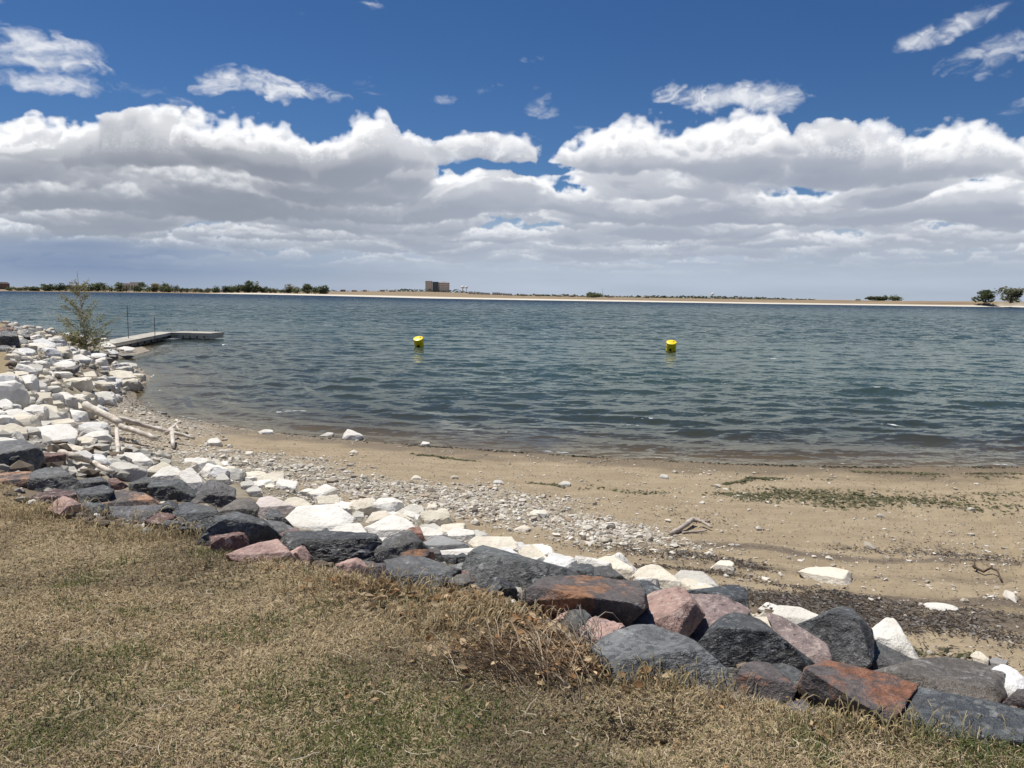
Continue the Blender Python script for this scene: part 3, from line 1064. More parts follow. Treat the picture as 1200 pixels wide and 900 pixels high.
WISPS = [(40, 62, 72, 22, 0, .90), (55, 99, 66, 14, .05, .86), (310, 104, 68, 19, -.05, .96), (865, 115, 92, 17, -.05, .98), (1105, 38, 52, 14, .32, .86), (1165, 66, 52, 18, .1, .80), (185, 113, 60, 12, -.1, .56), (635, 128, 26, 20, .5, .66),
         (683, 158, 20, 12, .3, .64), (522, 118, 24, 7, 0, .62), (570, 106, 26, 11, .3, .58), (1190, 128, 40, 12, .5, .58), (620, 70, 28, 7, .2, .56), (432, 104, 26, 12, -.2, .56), (350, 16, 14, 8, 0, .60), (432, 3, 22, 8, 0, .62), (20, 3, 40, 10, 0, .64), (575, 178, 60, 16, .15, .80)]
# ------------------------------------------------------------------ stones
CROPS = {'A': (0, 480, 7.5), 'B': (120, 480, 6.0), 'C': (200, 540, 4.0), 'D': (450, 600, 4.0), 'E': (680, 650, 4.2857), 'F': (920, 690, 4.2857), 'P': (0, 0, 1.0), 'S': (0, 380, 7.5)}
_ICO = {}


def ico(n):
    if n not in _ICO:
        bm = bmesh.new()
        bmesh.ops.create_icosphere(bm, subdivisions=n, radius=1)
        v = np.array([x.co for x in bm.verts]); f = np.array([[q.index for q in x.verts] for x in bm.faces])
        bm.free()
        v /= np.linalg.norm(v, axis=1)[:, None]
        _ICO[n] = (v, f)
    return _ICO[n]


def hull(pts):
    pts = sorted(set(map(tuple, pts)))
    def half(ps):
        h = []
        for p in ps:
            while len(h) > 1 and (h[-1][0] - h[-2][0]) * (p[1] - h[-2][1]) - (h[-1][1] - h[-2][1]) * (p[0] - h[-2][0]) <= 0: h.pop()
            h.append(p)
        return h
    a, b = half(pts), half(pts[::-1])
    return a[:-1] + b[:-1]


def carve(planes, sub, seed, size, chops=8, rough=.035, crag=0.0, chop=(.84, .97), frame=None, wear=.011, breaks=0):
    """a faceted stone: the space inside a set of cleavage planes, edges a little worn, its faces then roughened"""
    rg = np.random.default_rng(seed)
    dirs, faces = ico(sub)
    if frame is not None:
        dirs = dirs @ frame
        dirs = dirs / np.linalg.norm(dirs, axis=1)[:, None]
    R = []

    def clip(n, d):
        c = dirs @ n
        R.append(np.where(c > 1e-3, d / np.maximum(c, 1e-3), 1e3))
    for n, d in planes: clip(n, max(d, size * .16))
    r = np.minimum.reduce(R)
    for _ in range(chops):
        n = rg.normal(size=3); n /= np.linalg.norm(n)
        s = (dirs * r[:, None] @ n).max()
        clip(n, s * rg.uniform(*chop))
        r = np.minimum(r, R[-1])
    # a few broad breaks on the upper and outer faces
    for _ in range(breaks):
        n = rg.normal(size=3) + np.array([0, -.7, .45]); n /= np.linalg.norm(n)
        s = (dirs * r[:, None] @ n).max()
        clip(n, s * rg.uniform(.74, .90))
        r = np.minimum(r, R[-1])
    k = wear * size
    r = r - k * np.log(sum(np.exp(-np.minimum((q - r) / k, 40)) for q in R))
    v = dirs * r[:, None]
    p = v / size
    o = rg.uniform(0, 60, 3)
    f1 = fbm(p[:, 0] * 2.0 + o[0], p[:, 1] * 2.0 + o[1], p[:, 2] * 2.0 + o[2], o=3)
    f2 = fbm(p[:, 0] * 6.5 + o[0], p[:, 1] * 6.5 + o[1], p[:, 2] * 6.5 + o[2], o=4, g=.6)
    # small steps where flakes have come off
    st = fbm(p[:, 0] * 2.6 + o[1], p[:, 1] * 2.6 + o[2], p[:, 2] * 2.6 + o[0], o=2) * 3
    st = (np.floor(st) + sstep(.25, .75, st - np.floor(st))) / 3
    v = v * (1 + rough * .45 * f1 + rough * .62 * f2 + rough * 1.3 * st - crag * np.abs(f2))[:, None]
    return v, faces


STONE = {}


def stone_mats():
    STONE.update(dark=mat_rock_dark(), red=mat_rock_red(), rust=mat_rock_rust(), pale=mat_rock_pale())


def add_stone(name, v, faces, C, mat, color, label, cat, group=None, smooth=False):
    me = mesh_np(name, v, faces.ravel(), np.full(len(faces), 3), STONE[mat], smooth)
    o = link(name, me, tuple(C), label=label, cat=cat, group=group)
    o.color = (*color, 1)
    return o


PLACED = []   # x, y, radius of every stone already laid
LAST = {}


def hero(crop, poly, mat, color, label, ridge=.42, dep=.85, yaw=0., tilt=0., back=None, base=None, sub=5, chops=3, rough=.024, crag=0., ext=.13, name=None, lean=-.08, cat=None, grow=1.17):
    """a stone whose outline, as met from the photographer's spot, is the traced polygon; real depth, set on the ground at its foot"""
    x0, y0, s = CROPS[crop]
    pts = [(x0 + x / s, y0 + y / s) for x, y in poly]
    gx, gy = (min(q[0] for q in pts) + max(q[0] for q in pts)) / 2, max(q[1] for q in pts)
    pts = [(gx + (x - gx) * grow, gy + (y - gy) * grow) for x, y in pts]
    xs = [p[0] for p in pts]; ys = [p[1] for p in pts]
    yt, yb = min(ys), max(ys)
    cx, cy = sum(xs) / len(xs), (yt + yb) / 2
    low = [p for p in pts if p[1] > cy + .15 * (yb - yt)]
    full = hull(pts + [(x + (cx - x) * .12, y + ext * (yb - yt)) for x, y in low])
    hx = sum(p[0] for p in full) / len(full); hy = sum(p[1] for p in full) / len(full)
    foot = hit(cx, base if base is not None else yb - .10 * (yb - yt))
    tb = np.linalg.norm(foot - CAM)
    w, h = (max(xs) - min(xs)) / F * tb, (yb - yt) / F * tb
    D = dep * math.sqrt(w * max(h, w * .35))
    d0 = tb + D * .50
    C = CAM + ray(hx, hy) * d0
    # keep every stone sunk into what it lies on
    planes = []
    n = len(full)
    for i in range(n):
        a, b = full[i], full[(i + 1) % n]
        nn = np.cross(ray(*a), ray(*b)); nn /= np.linalg.norm(nn)
        d = nn @ (CAM - C)
        if d < 0: nn, d = -nn, -d
        planes.append((nn, d))
    vd = ray(hx, hy); vh = np.array([vd[0], vd[1], 0]); vh /= np.linalg.norm(vh)
    rt = np.array([vh[1], -vh[0], 0.0])
    rt2 = rt * math.cos(yaw) + vh * math.sin(yaw)
    rt2 = rt2 * math.cos(tilt) - np.array([0, 0, 1.0]) * math.sin(tilt)
    yr = yt + ridge * (yb - yt)
    P1 = CAM + ray(hx, yr) * (d0 - D * .42)
    P2 = CAM + ray(hx, yt) * (d0 + D * .42)
    P3 = CAM + ray(hx, yb) * (d0 - D * (.42 - lean))
    for (a, b, ref) in ((P1, P2, np.array([0, 0, 1.0])), (P1, P3, -vh)):
        nn = np.cross(rt2, b - a); nn /= np.linalg.norm(nn)
        if nn @ ref < 0: nn = -nn
        planes.append((nn, nn @ (a - C)))
    planes.append((vh, D * .5)); planes.append((-vh, D * .72))
    seed = int(abs(hx * 13 + hy * 7)) + 1
    size = max(w, h, D) * .5
    fr = np.stack([rt * w, vh * D, np.array([0, 0, 1.0]) * max(h, D * .6)]) / max(w, D)
    v, fc = carve(planes, sub, seed, size, chops, rough, crag, (.88, .985), fr, breaks=3)
    nm = name or {'pale': 'limestone_block', 'dark': 'dark_boulder', 'red': 'granite_boulder', 'rust': 'rust_stained_boulder'}[mat]
    o = add_stone(nm, v, fc, C, mat, color, label, cat or ('boulder' if mat != 'pale' else 'rock'))
    PLACED.append((C[0], C[1], .42 * max(w, D)))
    return o


DK, BL, GY, BK, BR = (.050, .053, .054), (.045, .054, .060), (.098, .102, .101), (.027, .029, .030), (.125, .108, .086)
PK, RD, MV, OR, RU, MR = (.42, .29, .245), (.21, .13, .11), (.24, .19, .18), (.42, .265, .17), (.27, .15, .085), (.14, .092, .085)
WH, CR, WG, WB = (.78, .755, .70), (.73, .67, .56), (.58, .56, .51), (.72, .72, .71)


def build_rocks():
    stone_mats()
    H = hero
    # --- dark riprap along the turf, from the far end of the row to the near end
    H('A', [(0, 310), (20, 318), (210, 315), (330, 380), (410, 530), (310, 585), (120, 560), (-60, 560), (-60, 330)], 'dark', GY, 'tall charcoal slab with a sloping end standing behind the flat orange stone', .30, 1.0, .5)
    H('A', [(-10, 400), (120, 400), (190, 470), (180, 560), (-20, 570)], 'dark', BK, 'black boulder tucked into the shade under the tall charcoal slab', .25, .6)
    H('A', [(0, 590), (60, 568), (250, 565), (310, 610), (290, 690), (-60, 690), (-60, 600)], 'rust', OR, 'flat orange stone lying at the turf where the dark row begins', .5, .9)
    H('A', [(330, 295), (440, 395), (350, 410), (290, 345)], 'dark', BR, 'small pointed brown stone above the square red block', .5)
    H('A', [(350, 405), (560, 400), (560, 530), (400, 535), (350, 470)], 'red', RD, 'square red block next to the thin bleached log', .18, .8, chops=3)
    H('A', [(300, 590), (420, 535), (520, 540), (690, 660), (700, 705), (560, 715), (300, 760), (280, 700)], 'dark', GY, 'grey boulder with a pinkish stripe right of the tall charcoal slab'.replace(' right of', ' below the square red block beside'), .35, .9)
    H('A', [(690, 640), (770, 610), (870, 600), (970, 680), (950, 730), (700, 730)], 'dark', DK, 'low dark hump between the thin log and the tan topped stone', .4)
    H('A', [(300, 785), (460, 712), (640, 740), (665, 850), (560, 850), (300, 830)], 'red', MR, 'maroon low stone half sunk in the turf near the orange one', .45)
    H('A', [(640, 740), (900, 690), (985, 740), (880, 850), (720, 880), (650, 840)], 'dark', DK, 'dark stone with a tan flat top beside the maroon low stone', .42, .9, name='dark_boulder')
    H('A', [(680, 880), (760, 835), (835, 860), (815, 910), (690, 910)], 'dark', DK, 'fist sized dark lump in the turf under the tan topped stone', .4)
    H('B', [(-60, 700), (0, 620), (150, 585), (280, 605), (380, 670), (378, 712), (-50, 712)], 'rust', OR, 'broad orange and pink stone behind the long flat dark slab', .55, 1.0)
    H('A', [(960, 620), (1010, 610), (1120, 680), (1085, 722), (990, 722)], 'red', RD, 'small reddish stone wedged beside the thin bleached log', .4)
    H('B', [(190, 560), (230, 490), (330, 495), (395, 560), (370, 605), (290, 622), (190, 605)], 'dark', (.055, .06, .055), 'rounded black green boulder, first of the two humps below the white block', .3, .9)
    H('B', [(340, 560), (370, 510), (530, 505), (655, 600), (610, 660), (500, 668), (380, 630)], 'dark', (.05, .055, .05), 'larger black green boulder, second of the two humps below the white block', .3, .9)
    H('B', [(-110, 740), (0, 700), (380, 690), (430, 705), (395, 765), (290, 810), (80, 810), (-70, 785)], 'dark', (.085, .078, .082), 'long flat dark slab with rusty streaks lying at the turf', .70, 1.0)
    H('B', [(370, 775), (440, 670), (490, 660), (525, 700), (552, 780), (530, 835), (385, 825)], 'dark', BK, 'craggy black stone upright beside the long flat dark slab', .3, .8, crag=.05, sub=5)
    H('B', [(630, 670), (740, 512), (820, 540), (912, 580), (915, 625), (880, 692), (800, 712), (690, 690)], 'dark', (.11, .105, .11), 'purple grey craggy boulder with a white patch on its face', .35, .9, crag=.03)
    H('B', [(888, 628), (930, 622), (948, 650), (920, 684), (890, 684)], 'dark', GY, 'small grey cube between the craggy boulder and the brownish one', .4)
    H('B', [(812, 735), (900, 690), (960, 640), (1020, 638), (1082, 700), (1060, 775), (830, 785)], 'dark', BR, 'brownish grey angular boulder above the blue black pyramid', .5)
    H('C', [(25, 235), (80, 215), (200, 240), (228, 295), (150, 350), (20, 310)], 'dark', BL, 'dull blue boulder beside the craggy black stone', .4)
    H('C', [(150, 400), (230, 285), (310, 270), (420, 300), (505, 385), (430, 405), (270, 450), (215, 435)], 'dark', BL, 'big blue black pyramid shaped boulder at the turf', .12, 1.0, .35, chops=4)
    H('C', [(270, 450), (400, 400), (490, 383), (565, 460), (500, 482), (390, 478)], 'red', PK, 'flat pink stone in the turf between two black boulders', .6, 1.0)
    H('C', [(390, 285), (520, 300), (602, 345), (582, 385), (520, 385), (420, 330)], 'dark', GY, 'slate grey slab leaning behind the blue black pyramid', .5)
    H('C', [(445, 268), (495, 235), (578, 322), (500, 312)], 'dark', GY, 'grey pointed stone in front of the pinkish white block', .4)
    H('C', [(510, 360), (590, 328), (612, 385), (565, 448), (515, 400)], 'red', (.27, .2, .18), 'pinkish grey stone behind the flat pink one', .4)
    H('C', [(548, 405), (590, 350), (660, 350), (720, 360), (930, 368), (978, 440), (960, 475), (800, 510), (690, 488), (556, 465)], 'dark', BK, 'long black rounded boulder with a pale scratch beside the flat pink stone', .22, .95, -.1, rough=.05)
    H('C', [(680, 352), (730, 318), (758, 358)], 'dark', DK, 'small dark wedge peeking over the long black rounded boulder', .4, ext=.6)
    H('C', [(828, 508), (900, 463), (990, 473), (1035, 535), (970, 570), (865, 560)], 'dark', (.085, .072, .082), 'purplish low boulder at the turf below the long black one', .4)
    H('D', [(-30, 200), (0, 165), (60, 110), (112, 108), (190, 190), (205, 255), (150, 300), (0, 290), (-25, 250)], 'dark', DK, 'black boulder with a peaked top in front of the reddish triangle', .25, .9, .2)
    H('D', [(92, 108), (150, 80), (166, 85), (202, 178), (172, 185)], 'red', (.30, .165, .12), 'reddish triangular stone leaning on the black peaked boulder', .3, .6)
    H('D', [(20, 250), (150, 230), (220, 270), (335, 290), (250, 355), (110, 405), (70, 340)], 'dark', (.085, .09, .095), 'dark boulder streaked with white veins low at the turf', .45, .9)
    H('D', [(180, 188), (250, 180), (268, 218), (242, 255), (188, 235)], 'dark', DK, 'dark cube shaped stone, largest of the three small ones by the grey topped block', .3)
    H('D', [(260, 205), (332, 205), (334, 250), (264, 250)], 'dark', DK, 'dark cube shaped stone, middle one of three below the grey topped block', .3)
    H('D', [(328, 218), (370, 198), (428, 242), (350, 255)], 'dark', DK, 'dark cornered stone touching the long wedge shaped boulder', .3)
    H('D', [(288, 270), (380, 240), (424, 262), (330, 296)], 'dark', (.25, .25, .24), 'thin light grey slab in front of the dark cubes', .7)
    H('D', [(408, 280), (440, 215), (490, 190), (560, 220), (850, 290), (915, 335), (870, 358), (680, 390), (540, 400), (425, 330)], 'dark', (.075, .08, .076), 'long dark grey wedge shaped boulder with a hollow underneath', .30, .85, -.2, .05, lean=-.1)
    H('D', [(843, 290), (910, 254), (968, 260), (976, 350), (900, 355)], 'dark', BL, 'dark blue block next to the long wedge, the smaller of two', .35)
    H('D', [(966, 262), (1040, 257), (1140, 335), (1100, 360), (972, 355)], 'dark', BL, 'dark blue flat topped block behind the big rust topped boulder', .5)
    H('D', [(670, 425), (760, 365), (830, 350), (1060, 345), (1165, 375), (1192, 470), (1150, 520), (1080, 575), (830, 632), (785, 590)], 'rust', RU, 'big boulder with a rust orange top and dark overhanging front', .30, .95, -.12, .04, sub=6, lean=.3)
    H('E', [(155, 155), (330, 148), (432, 208), (380, 225), (280, 270), (270, 200)], 'dark', BL, 'dark blue slab directly behind the big rust topped boulder', .5)
    H('E', [(95, 450), (340, 238), (400, 208), (492, 213), (585, 330), (500, 430), (350, 420), (130, 485)], 'red', PK, 'pink granite wedge with a dark red end beside the rust topped boulder', .55, .95, .55, -.3, sub=6)
    H('E', [(495, 222), (690, 235), (832, 312), (760, 345), (670, 410), (600, 490), (520, 440)], 'red', MV, 'mauve slab leaning between the pink wedge and the black blocky boulder', .7, .9, -.3)
    H('E', [(500, 207), (770, 168), (808, 190), (824, 305), (690, 280), (560, 220)], 'dark', BL, 'angular dark blue block behind the mauve slab', .35, .8)
    H('E', [(82, 548), (150, 470), (250, 420), (380, 390), (440, 395), (560, 480), (660, 580), (855, 755), (760, 740), (420, 650), (200, 690), (140, 660)], 'dark', (.135, .14, .142), 'grey boulder with white veins sloping down into the turf', .42, .75, .30, -.1, sub=6, base=806)
    H('E', [(612, 500), (710, 360), (800, 338), (900, 370), (985, 440), (1135, 560), (1100, 618), (940, 625), (740, 630), (640, 550)], 'dark', (.030, .034, .036), 'black blocky boulder perched above the small orange brown stone', .25, .9, .15, sub=6, crag=.008, lean=.02)
    H('E', [(805, 650), (830, 590), (890, 568), (940, 570), (1068, 682), (1042, 760), (880, 790), (815, 710)], 'rust', (.30, .13, .065), 'small orange brown stone under the black blocky boulder', .35, .8)
    H('E', [(1030, 622), (1130, 632), (1122, 705), (1070, 722)], 'dark', BK, 'black stone in the gap beside the small orange brown one', .3)
    H('F', [(-95, 155), (0, 180), (130, 258), (192, 300), (232, 405), (100, 420), (40, 300)], 'red', (.27, .22, .205), 'pinkish grey slab resting between two black boulders', .7, .9, .2)
    H('F', [(75, 220), (270, 134), (330, 150), (412, 240), (417, 355), (360, 420), (230, 415), (185, 305)], 'dark', (.05, .053, .056), 'black angular boulder with a pink edge standing below the white peak', .15, .9, -.4, sub=6, lean=-.1)
    H('F', [(400, 285), (440, 275), (665, 390), (470, 450), (385, 440)], 'dark', GY, 'slate grey slab sloping down from the black angular boulder', .6, .9)
    H('F', [(82, 545), (140, 440), (230, 410), (440, 455), (625, 512), (565, 615), (440, 700), (340, 720), (250, 630), (90, 600)], 'rust', (.24, .12, .075), 'big brown and rust boulder with a dark split front at the turf', .55, .9, -.45, .1, sub=6, lean=.3)
    H('F', [(440, 455), (680, 390), (850, 380), (930, 400), (1062, 440), (1078, 510), (1010, 615), (880, 590), (700, 550), (500, 490)], 'dark', (.12, .10, .082), 'long brown black boulder with a grey end behind the blue slab', .50, .9, .1)
    H('F', [(482, 745), (560, 560), (620, 515), (720, 540), (960, 610), (1200, 650), (1300, 700), (1270, 800), (980, 800), (800, 820), (500, 780)], 'dark', (.064, .074, .081), 'largest slate blue slab, nearest of the row in the turf', .66, .8, -.15, -.08, sub=6)
    H('F', [(0, 465), (110, 450), (92, 535), (28, 545)], 'dark', BK, 'small black stone in the gap beside the big brown and rust boulder', .3)
    H('F', [(1105, 585), (1200, 500), (1260, 520), (1260, 650), (1180, 635)], 'rust', (.30, .17, .08), 'ochre stone leaning on the white block at the end of the row', .4)
    H('F', [(1025, 605), (1100, 588), (1200, 625), (1195, 650), (1060, 645)], 'red', MR, 'thin maroon slab squeezed above the largest slate blue slab', .6)
    H('F', [(10, 590), (90, 568), (160, 640), (60, 660)], 'dark', (.13, .115, .125), 'purple grey flat stone sunk in the turf by the small orange brown one', .6)
    # --- smaller stones jammed into the gaps of the row
    rg = np.random.default_rng(61)
    m = 0
    tone = [('dark', DK, 'charcoal'), ('dark', BL, 'bluish black'), ('dark', BK, 'black'), ('red', RD, 'dull red'), ('rust', RU, 'rusty'), ('dark', BR, 'brown'), ('red', PK, 'pinkish')]
    for k in range(4000):
        if m >= 34: break
        i = int(rg.integers(1, 20)); s_ = rg.random()
        q = G_[i] * (1 - s_) + G_[i + 1] * s_ + rg.normal(0, .35, 2)
        z, mk = land(q[None])
        px, py = px_of((q[0], q[1], z[0]))
        if not (-10 < px < 1210) or not mk['inT'][0] or not (.10 < mk['dG'][0] < .95): continue
        size = rg.uniform(.11, .24)
        if any((q[0] - gx) ** 2 + (q[1] - gy) ** 2 < (gr * .62 + size * .2) ** 2 for gx, gy, gr in PLACED): continue
        PLACED.append((q[0], q[1], size * .4))
        mt, colr, nm = tone[int(rg.integers(len(tone)))]
        R = np.array(Matrix.Rotation(rg.uniform(0, 6.28), 3, 'Z') @ Matrix.Rotation(rg.normal(0, .4), 3, 'X'))
        pl = [(R @ (np.array(v) / np.linalg.norm(v)), size * .5 * f) for v, f in (((0, 0, 1), rg.uniform(.55, .85)), ((0, 0, -1), .7), ((1, 0, .2), rg.uniform(.7, 1.1)), ((-1, .2, 0), rg.uniform(.7, 1.1)), ((0, 1, .2), rg.uniform(.6, 1)), ((0, -1, .2), rg.uniform(.6, 1)))]
        v, fc = carve(pl, 4, 7000 + k, size * .5, 4, .028, 0, (.80, .95), None, .011, 3)
        near = ('where the dark row begins' if px < 150 else 'around the blue black pyramid boulder' if px < 330 else 'around the long black rounded boulder' if px < 520 else 'around the long wedge shaped boulder' if px < 690 else 'around the black blocky boulder' if px < 930 else 'around the largest slate blue slab')
        add_stone('filler_stone', v, fc, (q[0], q[1], z[0] + size * .14), mt, colr, f'small {nm} stone jammed in a gap {near}', 'stone', 'small stones jammed between the dark boulders')
        m += 1
    # --- pale limestone behind the dark row
    p = lambda crop, poly, color, label, ridge=.5, **k: hero(crop, poly, 'pale', color, label, ridge, **{**dict(dep=.8, sub=5, chops=4), **k})
    p('A', [(220, 210), (340, 155), (570, 155), (645, 210), (640, 320), (540, 310), (480, 340), (290, 325)], WH, 'biggest white block of the rubble, flat topped with a grey end', .68, dep=1.0, yaw=.3, sub=5)
    p('A', [(-60, 250), (0, 248), (130, 270), (275, 332), (200, 345), (120, 340), (-60, 330)], WH, 'bright white slab right behind the tall charcoal slab', .8)
    p('A', [(-40, 170), (110, 140), (222, 190), (212, 285), (100, 255), (-40, 250)], CR, 'cream block with a shaded end beside the biggest white block', .6)
    p('A', [(205, 112), (430, 112), (435, 150), (280, 165), (215, 195)], WG, 'flat topped ledge stone above the biggest white block', .5)
    p('A', [(-20, 60), (130, 5), (262, 60), (212, 155), (90, 135)], WH, 'white domed block above the cream block with a shaded end', .6)
    p('A', [(285, 0), (400, -12), (525, 80), (480, 118), (295, 72)], WG, 'grey white slab behind the flat topped ledge stone', .7)
    p('A', [(445, 350), (570, 310), (712, 340), (742, 392), (600, 412), (450, 385)], CR, 'cream flat slab in front of the end of the biggest white block', .75)
    p('A', [(640, 275), (740, 245), (842, 270), (822, 302), (720, 335), (640, 305)], CR, 'cream stone at the root of the forked driftwood log', .6)
    p('A', [(558, 435), (680, 390), (742, 378), (802, 420), (735, 492), (700, 522), (568, 505)], WB, 'white block touching the end of the square red block', .6)
    p('A', [(740, 475), (820, 403), (900, 420), (962, 490), (830, 530), (758, 515)], WB, 'bluish white lump above the thin bleached log', .55)
    p('A', [(828, 545), (870, 500), (940, 500), (962, 548), (900, 566)], WH, 'small bright white stone at the far tip of the thin log', .5)
    p('B', [(30, 445), (100, 383), (180, 395), (292, 435), (292, 495), (190, 515), (55, 475)], WG, 'white block with a brown stained upper face', .35)
    p('B', [(108, 365), (140, 315), (250, 308), (337, 370), (322, 415), (200, 395)], WH, 'cream white block below the prop of the driftwood log', .6)
    p('B', [(298, 445), (420, 383), (472, 410), (342, 495)], CR, 'cream sloping stone between two bright white blocks', .6)
    p('B', [(338, 495), (420, 428), (500, 403), (548, 460), (545, 515), (440, 510)], WH, 'bright white block above the two black green humps', .6)
    p('B', [(545, 520), (560, 460), (620, 423), (725, 540), (672, 595), (600, 555)], WH, 'bright white peaked block next to the purple grey craggy boulder', .6)
    p('B', [(798, 485), (860, 463), (912, 520), (830, 535)], WG, 'pale rounded stone in the rubble above the craggy boulder', .5)
    p('B', [(975, 525), (1050, 503), (1062, 540), (990, 575)], WG, 'pale grey stone in the loose rubble above the brownish boulder', .5)
    p('B', [(1055, 605), (1110, 558), (1122, 612), (1080, 625)], CR, 'cream pebble shaped stone before the pinkish white block', .5)
    p('B', [(1010, 575), (1080, 538), (1112, 582), (1060, 625)], WG, 'low grey white stone between rubble and brownish boulder', .5)
    p('C', [(395, 245), (440, 168), (560, 220), (602, 240), (540, 270), (440, 290)], (.62, .55, .51), 'pinkish white block with a red tinted top', .45)
    p('C', [(538, 192), (600, 175), (668, 222), (650, 245), (580, 235)], CR, 'cream flat stone just above the long white slab', .6)
    p('C', [(548, 295), (610, 235), (740, 233), (770, 222), (855, 300), (760, 315), (680, 352), (600, 345)], WH, 'long white slab behind the long black rounded boulder', .7, dep=1.0)
    p('C', [(745, 350), (800, 303), (880, 300), (925, 365), (820, 372)], WH, 'white stone, first of three behind the long black rounded boulder', .6)
    p('C', [(838, 285), (870, 240), (912, 250), (892, 295)], WG, 'greyish stone at the edge of sand behind the white slab', .5)
    p('C', [(918, 295), (950, 250), (1000, 243), (1042, 270), (960, 305)], CR, 'cream rounded block at the sand edge', .55)
    p('C', [(920, 325), (1040, 268), (1100, 290), (1142, 332), (1060, 372), (980, 365)], WH, 'white block beside the cream rounded one, facing the reddish triangle', .6)
    p('C', [(905, 375), (1020, 365), (1012, 400), (970, 418)], WH, 'thin white slab peeping out beside the long black rounded boulder', .6)
    p('D', [(165, 88), (200, 78), (292, 110), (200, 145)], WH, 'white stone behind the reddish triangle', .6)
    p('D', [(172, 72), (230, 58), (292, 95), (210, 110)], WG, 'flat grey stone on the sand behind the reddish triangle', .6)
    p('D', [(198, 150), (270, 122), (382, 160), (402, 182), (280, 200), (205, 185)], (.33, .335, .335), 'grey topped block fading to white below', .5)
    p('D', [(303, 112), (330, 80), (415, 98), (417, 148), (400, 155), (318, 135)], WH, 'square white block with one grey side', .5)
    p('D', [(408, 115), (450, 103), (482, 132), (420, 145)], WG, 'small pale stone beside the square white block', .5)
    p('D', [(408, 155), (440, 128), (590, 128), (612, 170), (540, 210), (480, 195)], CR, 'broad white block in front of the square one', .6)
    p('D', [(265, 190), (400, 178), (488, 185), (430, 238), (278, 208)], WH, 'low white slab above the dark cubes', .7)
    p('D', [(528, 205), (570, 168), (640, 210), (692, 248), (600, 228)], WB, 'bluish white ridge shaped stone beside the long wedge', .4)
    p('D', [(608, 165), (690, 158), (772, 240), (765, 270), (690, 250), (640, 205)], CR, 'cream slab sloping to the sand beside the ridge shaped stone', .6)
    p('D', [(798, 288), (808, 228), (930, 238), (965, 258), (840, 292)], WH, 'bright white flat block at the sand by the long wedge', .7)
    p('D', [(975, 250), (1060, 218), (1152, 270), (1168, 322), (1130, 335), (1040, 270)], CR, 'cream white block on the sand behind the two dark blue ones', .5)
    p('E', [(262, 138), (310, 88), (380, 63), (487, 150), (482, 212), (430, 208), (330, 160)], CR, 'cream fan shaped block behind the pink granite wedge', .5)
    p('E', [(478, 135), (520, 88), (590, 83), (642, 130), (708, 183), (580, 212), (488, 212)], WG, 'grey and cream split block behind the angular dark blue one', .5)
    p('E', [(655, 75), (720, 23), (765, 50), (765, 90)], CR, 'small pale stone on the wrack line below the driftwood piece', .5)
    p('P', [(939, 672), (950, 668), (972, 667), (994, 671), (993, 684), (951, 685)], CR, 'flat cream stone lying alone on the open sand', .62, dep=.9)
    p('E', [(895, 285), (940, 248), (1012, 275), (992, 318)], WH, 'white stone beside the white slab behind the black blocky boulder', .6)
    p('E', [(978, 315), (1010, 273), (1100, 280), (1205, 325), (1110, 388)], WH, 'white slab on the sand behind the black angular boulder', .75)
    p('E', [(832, 322), (950, 318), (988, 345), (940, 368), (848, 350)], CR, 'small flat cream stone lying in a hollow of the mauve slab', .7)
    p('F', [(440, 235), (470, 198), (535, 163), (572, 210), (602, 310), (675, 388), (560, 350), (440, 268)], WH, 'white peak shaped block standing highest behind the dark row', .5)
    p('F', [(398, 252), (440, 263), (462, 288), (420, 285)], WH, 'little white chip beside the white peak', .5)
    p('F', [(938, 345), (970, 318), (1018, 360), (1012, 405), (958, 385)], CR, 'small cream stone at the sand next to the little grey one', .5)
    p('F', [(1008, 385), (1050, 348), (1112, 370), (1082, 415)], (.30, .29, .29), 'little grey stone above the white block at the end of the row', .5)
    p('F', [(1045, 435), (1110, 398), (1205, 480), (1205, 505), (1112, 588), (1022, 598), (1068, 515)], WB, 'white sloping block at the end of the row beside the ochre stone', .55)
    p('F', [(1145, 445), (1250, 465), (1260, 515), (1200, 508)], WH, 'thin white slab lying past the white sloping block', .6)
    # --- single stones out on the beach and at the water's edge
    q = lambda pts, color, label, **k: hero('P', pts, 'pale', color, label, .55, sub=3, chops=6, dep=.9, name='beach_stone', **k)
    q([(1083, 711), (1088, 708), (1108, 708), (1122, 714), (1118, 718), (1085, 715)], WH, 'thin white slab on the sand close to the dark wrack')
    q([(622, 602), (628, 598), (640, 598), (643, 605), (634, 609), (622, 607)], CR, 'rounded pale stone on the gravel belt, largest there')
    q([(601, 622), (613, 616), (621, 619), (617, 624)], CR, 'flat pale stone on the gravel close to the white rubble')
    q([(403, 514), (406, 503), (412, 507), (424, 511), (423, 516), (405, 517)], WH, 'white stone in the shallows, tallest at the water edge')
    q([(376, 511), (384, 507), (391, 508), (389, 512)], WG, 'grey flat stone awash next to the tallest white one')
    q([(303, 507), (312, 503), (319, 505), (318, 510), (306, 510)], WH, 'rounded white stone on the wet shore gravel')
    q([(242, 521), (247, 514), (254, 514), (260, 521), (252, 524)], WH, 'pale peaked stone on the sand beyond the driftwood log')
    q([(773, 562), (775, 556), (782, 556), (783, 562)], WG, 'small grey cube alone on the sand near the algae')
    q([(481, 563), (486, 557), (493, 559), (493, 563)], CR, 'small cream stone alone at mid beach')
    q([(578, 568), (580, 563), (588, 563), (590, 568)], WG, 'small grey stone alone on the tan sand')
    q([(493, 522), (496, 518), (503, 519), (503, 523)], WH, 'small white stone at the lapping edge')
    q([(409, 532), (413, 527), (419, 530), (418, 533)], CR, 'cream stone on damp sand near the shallows')
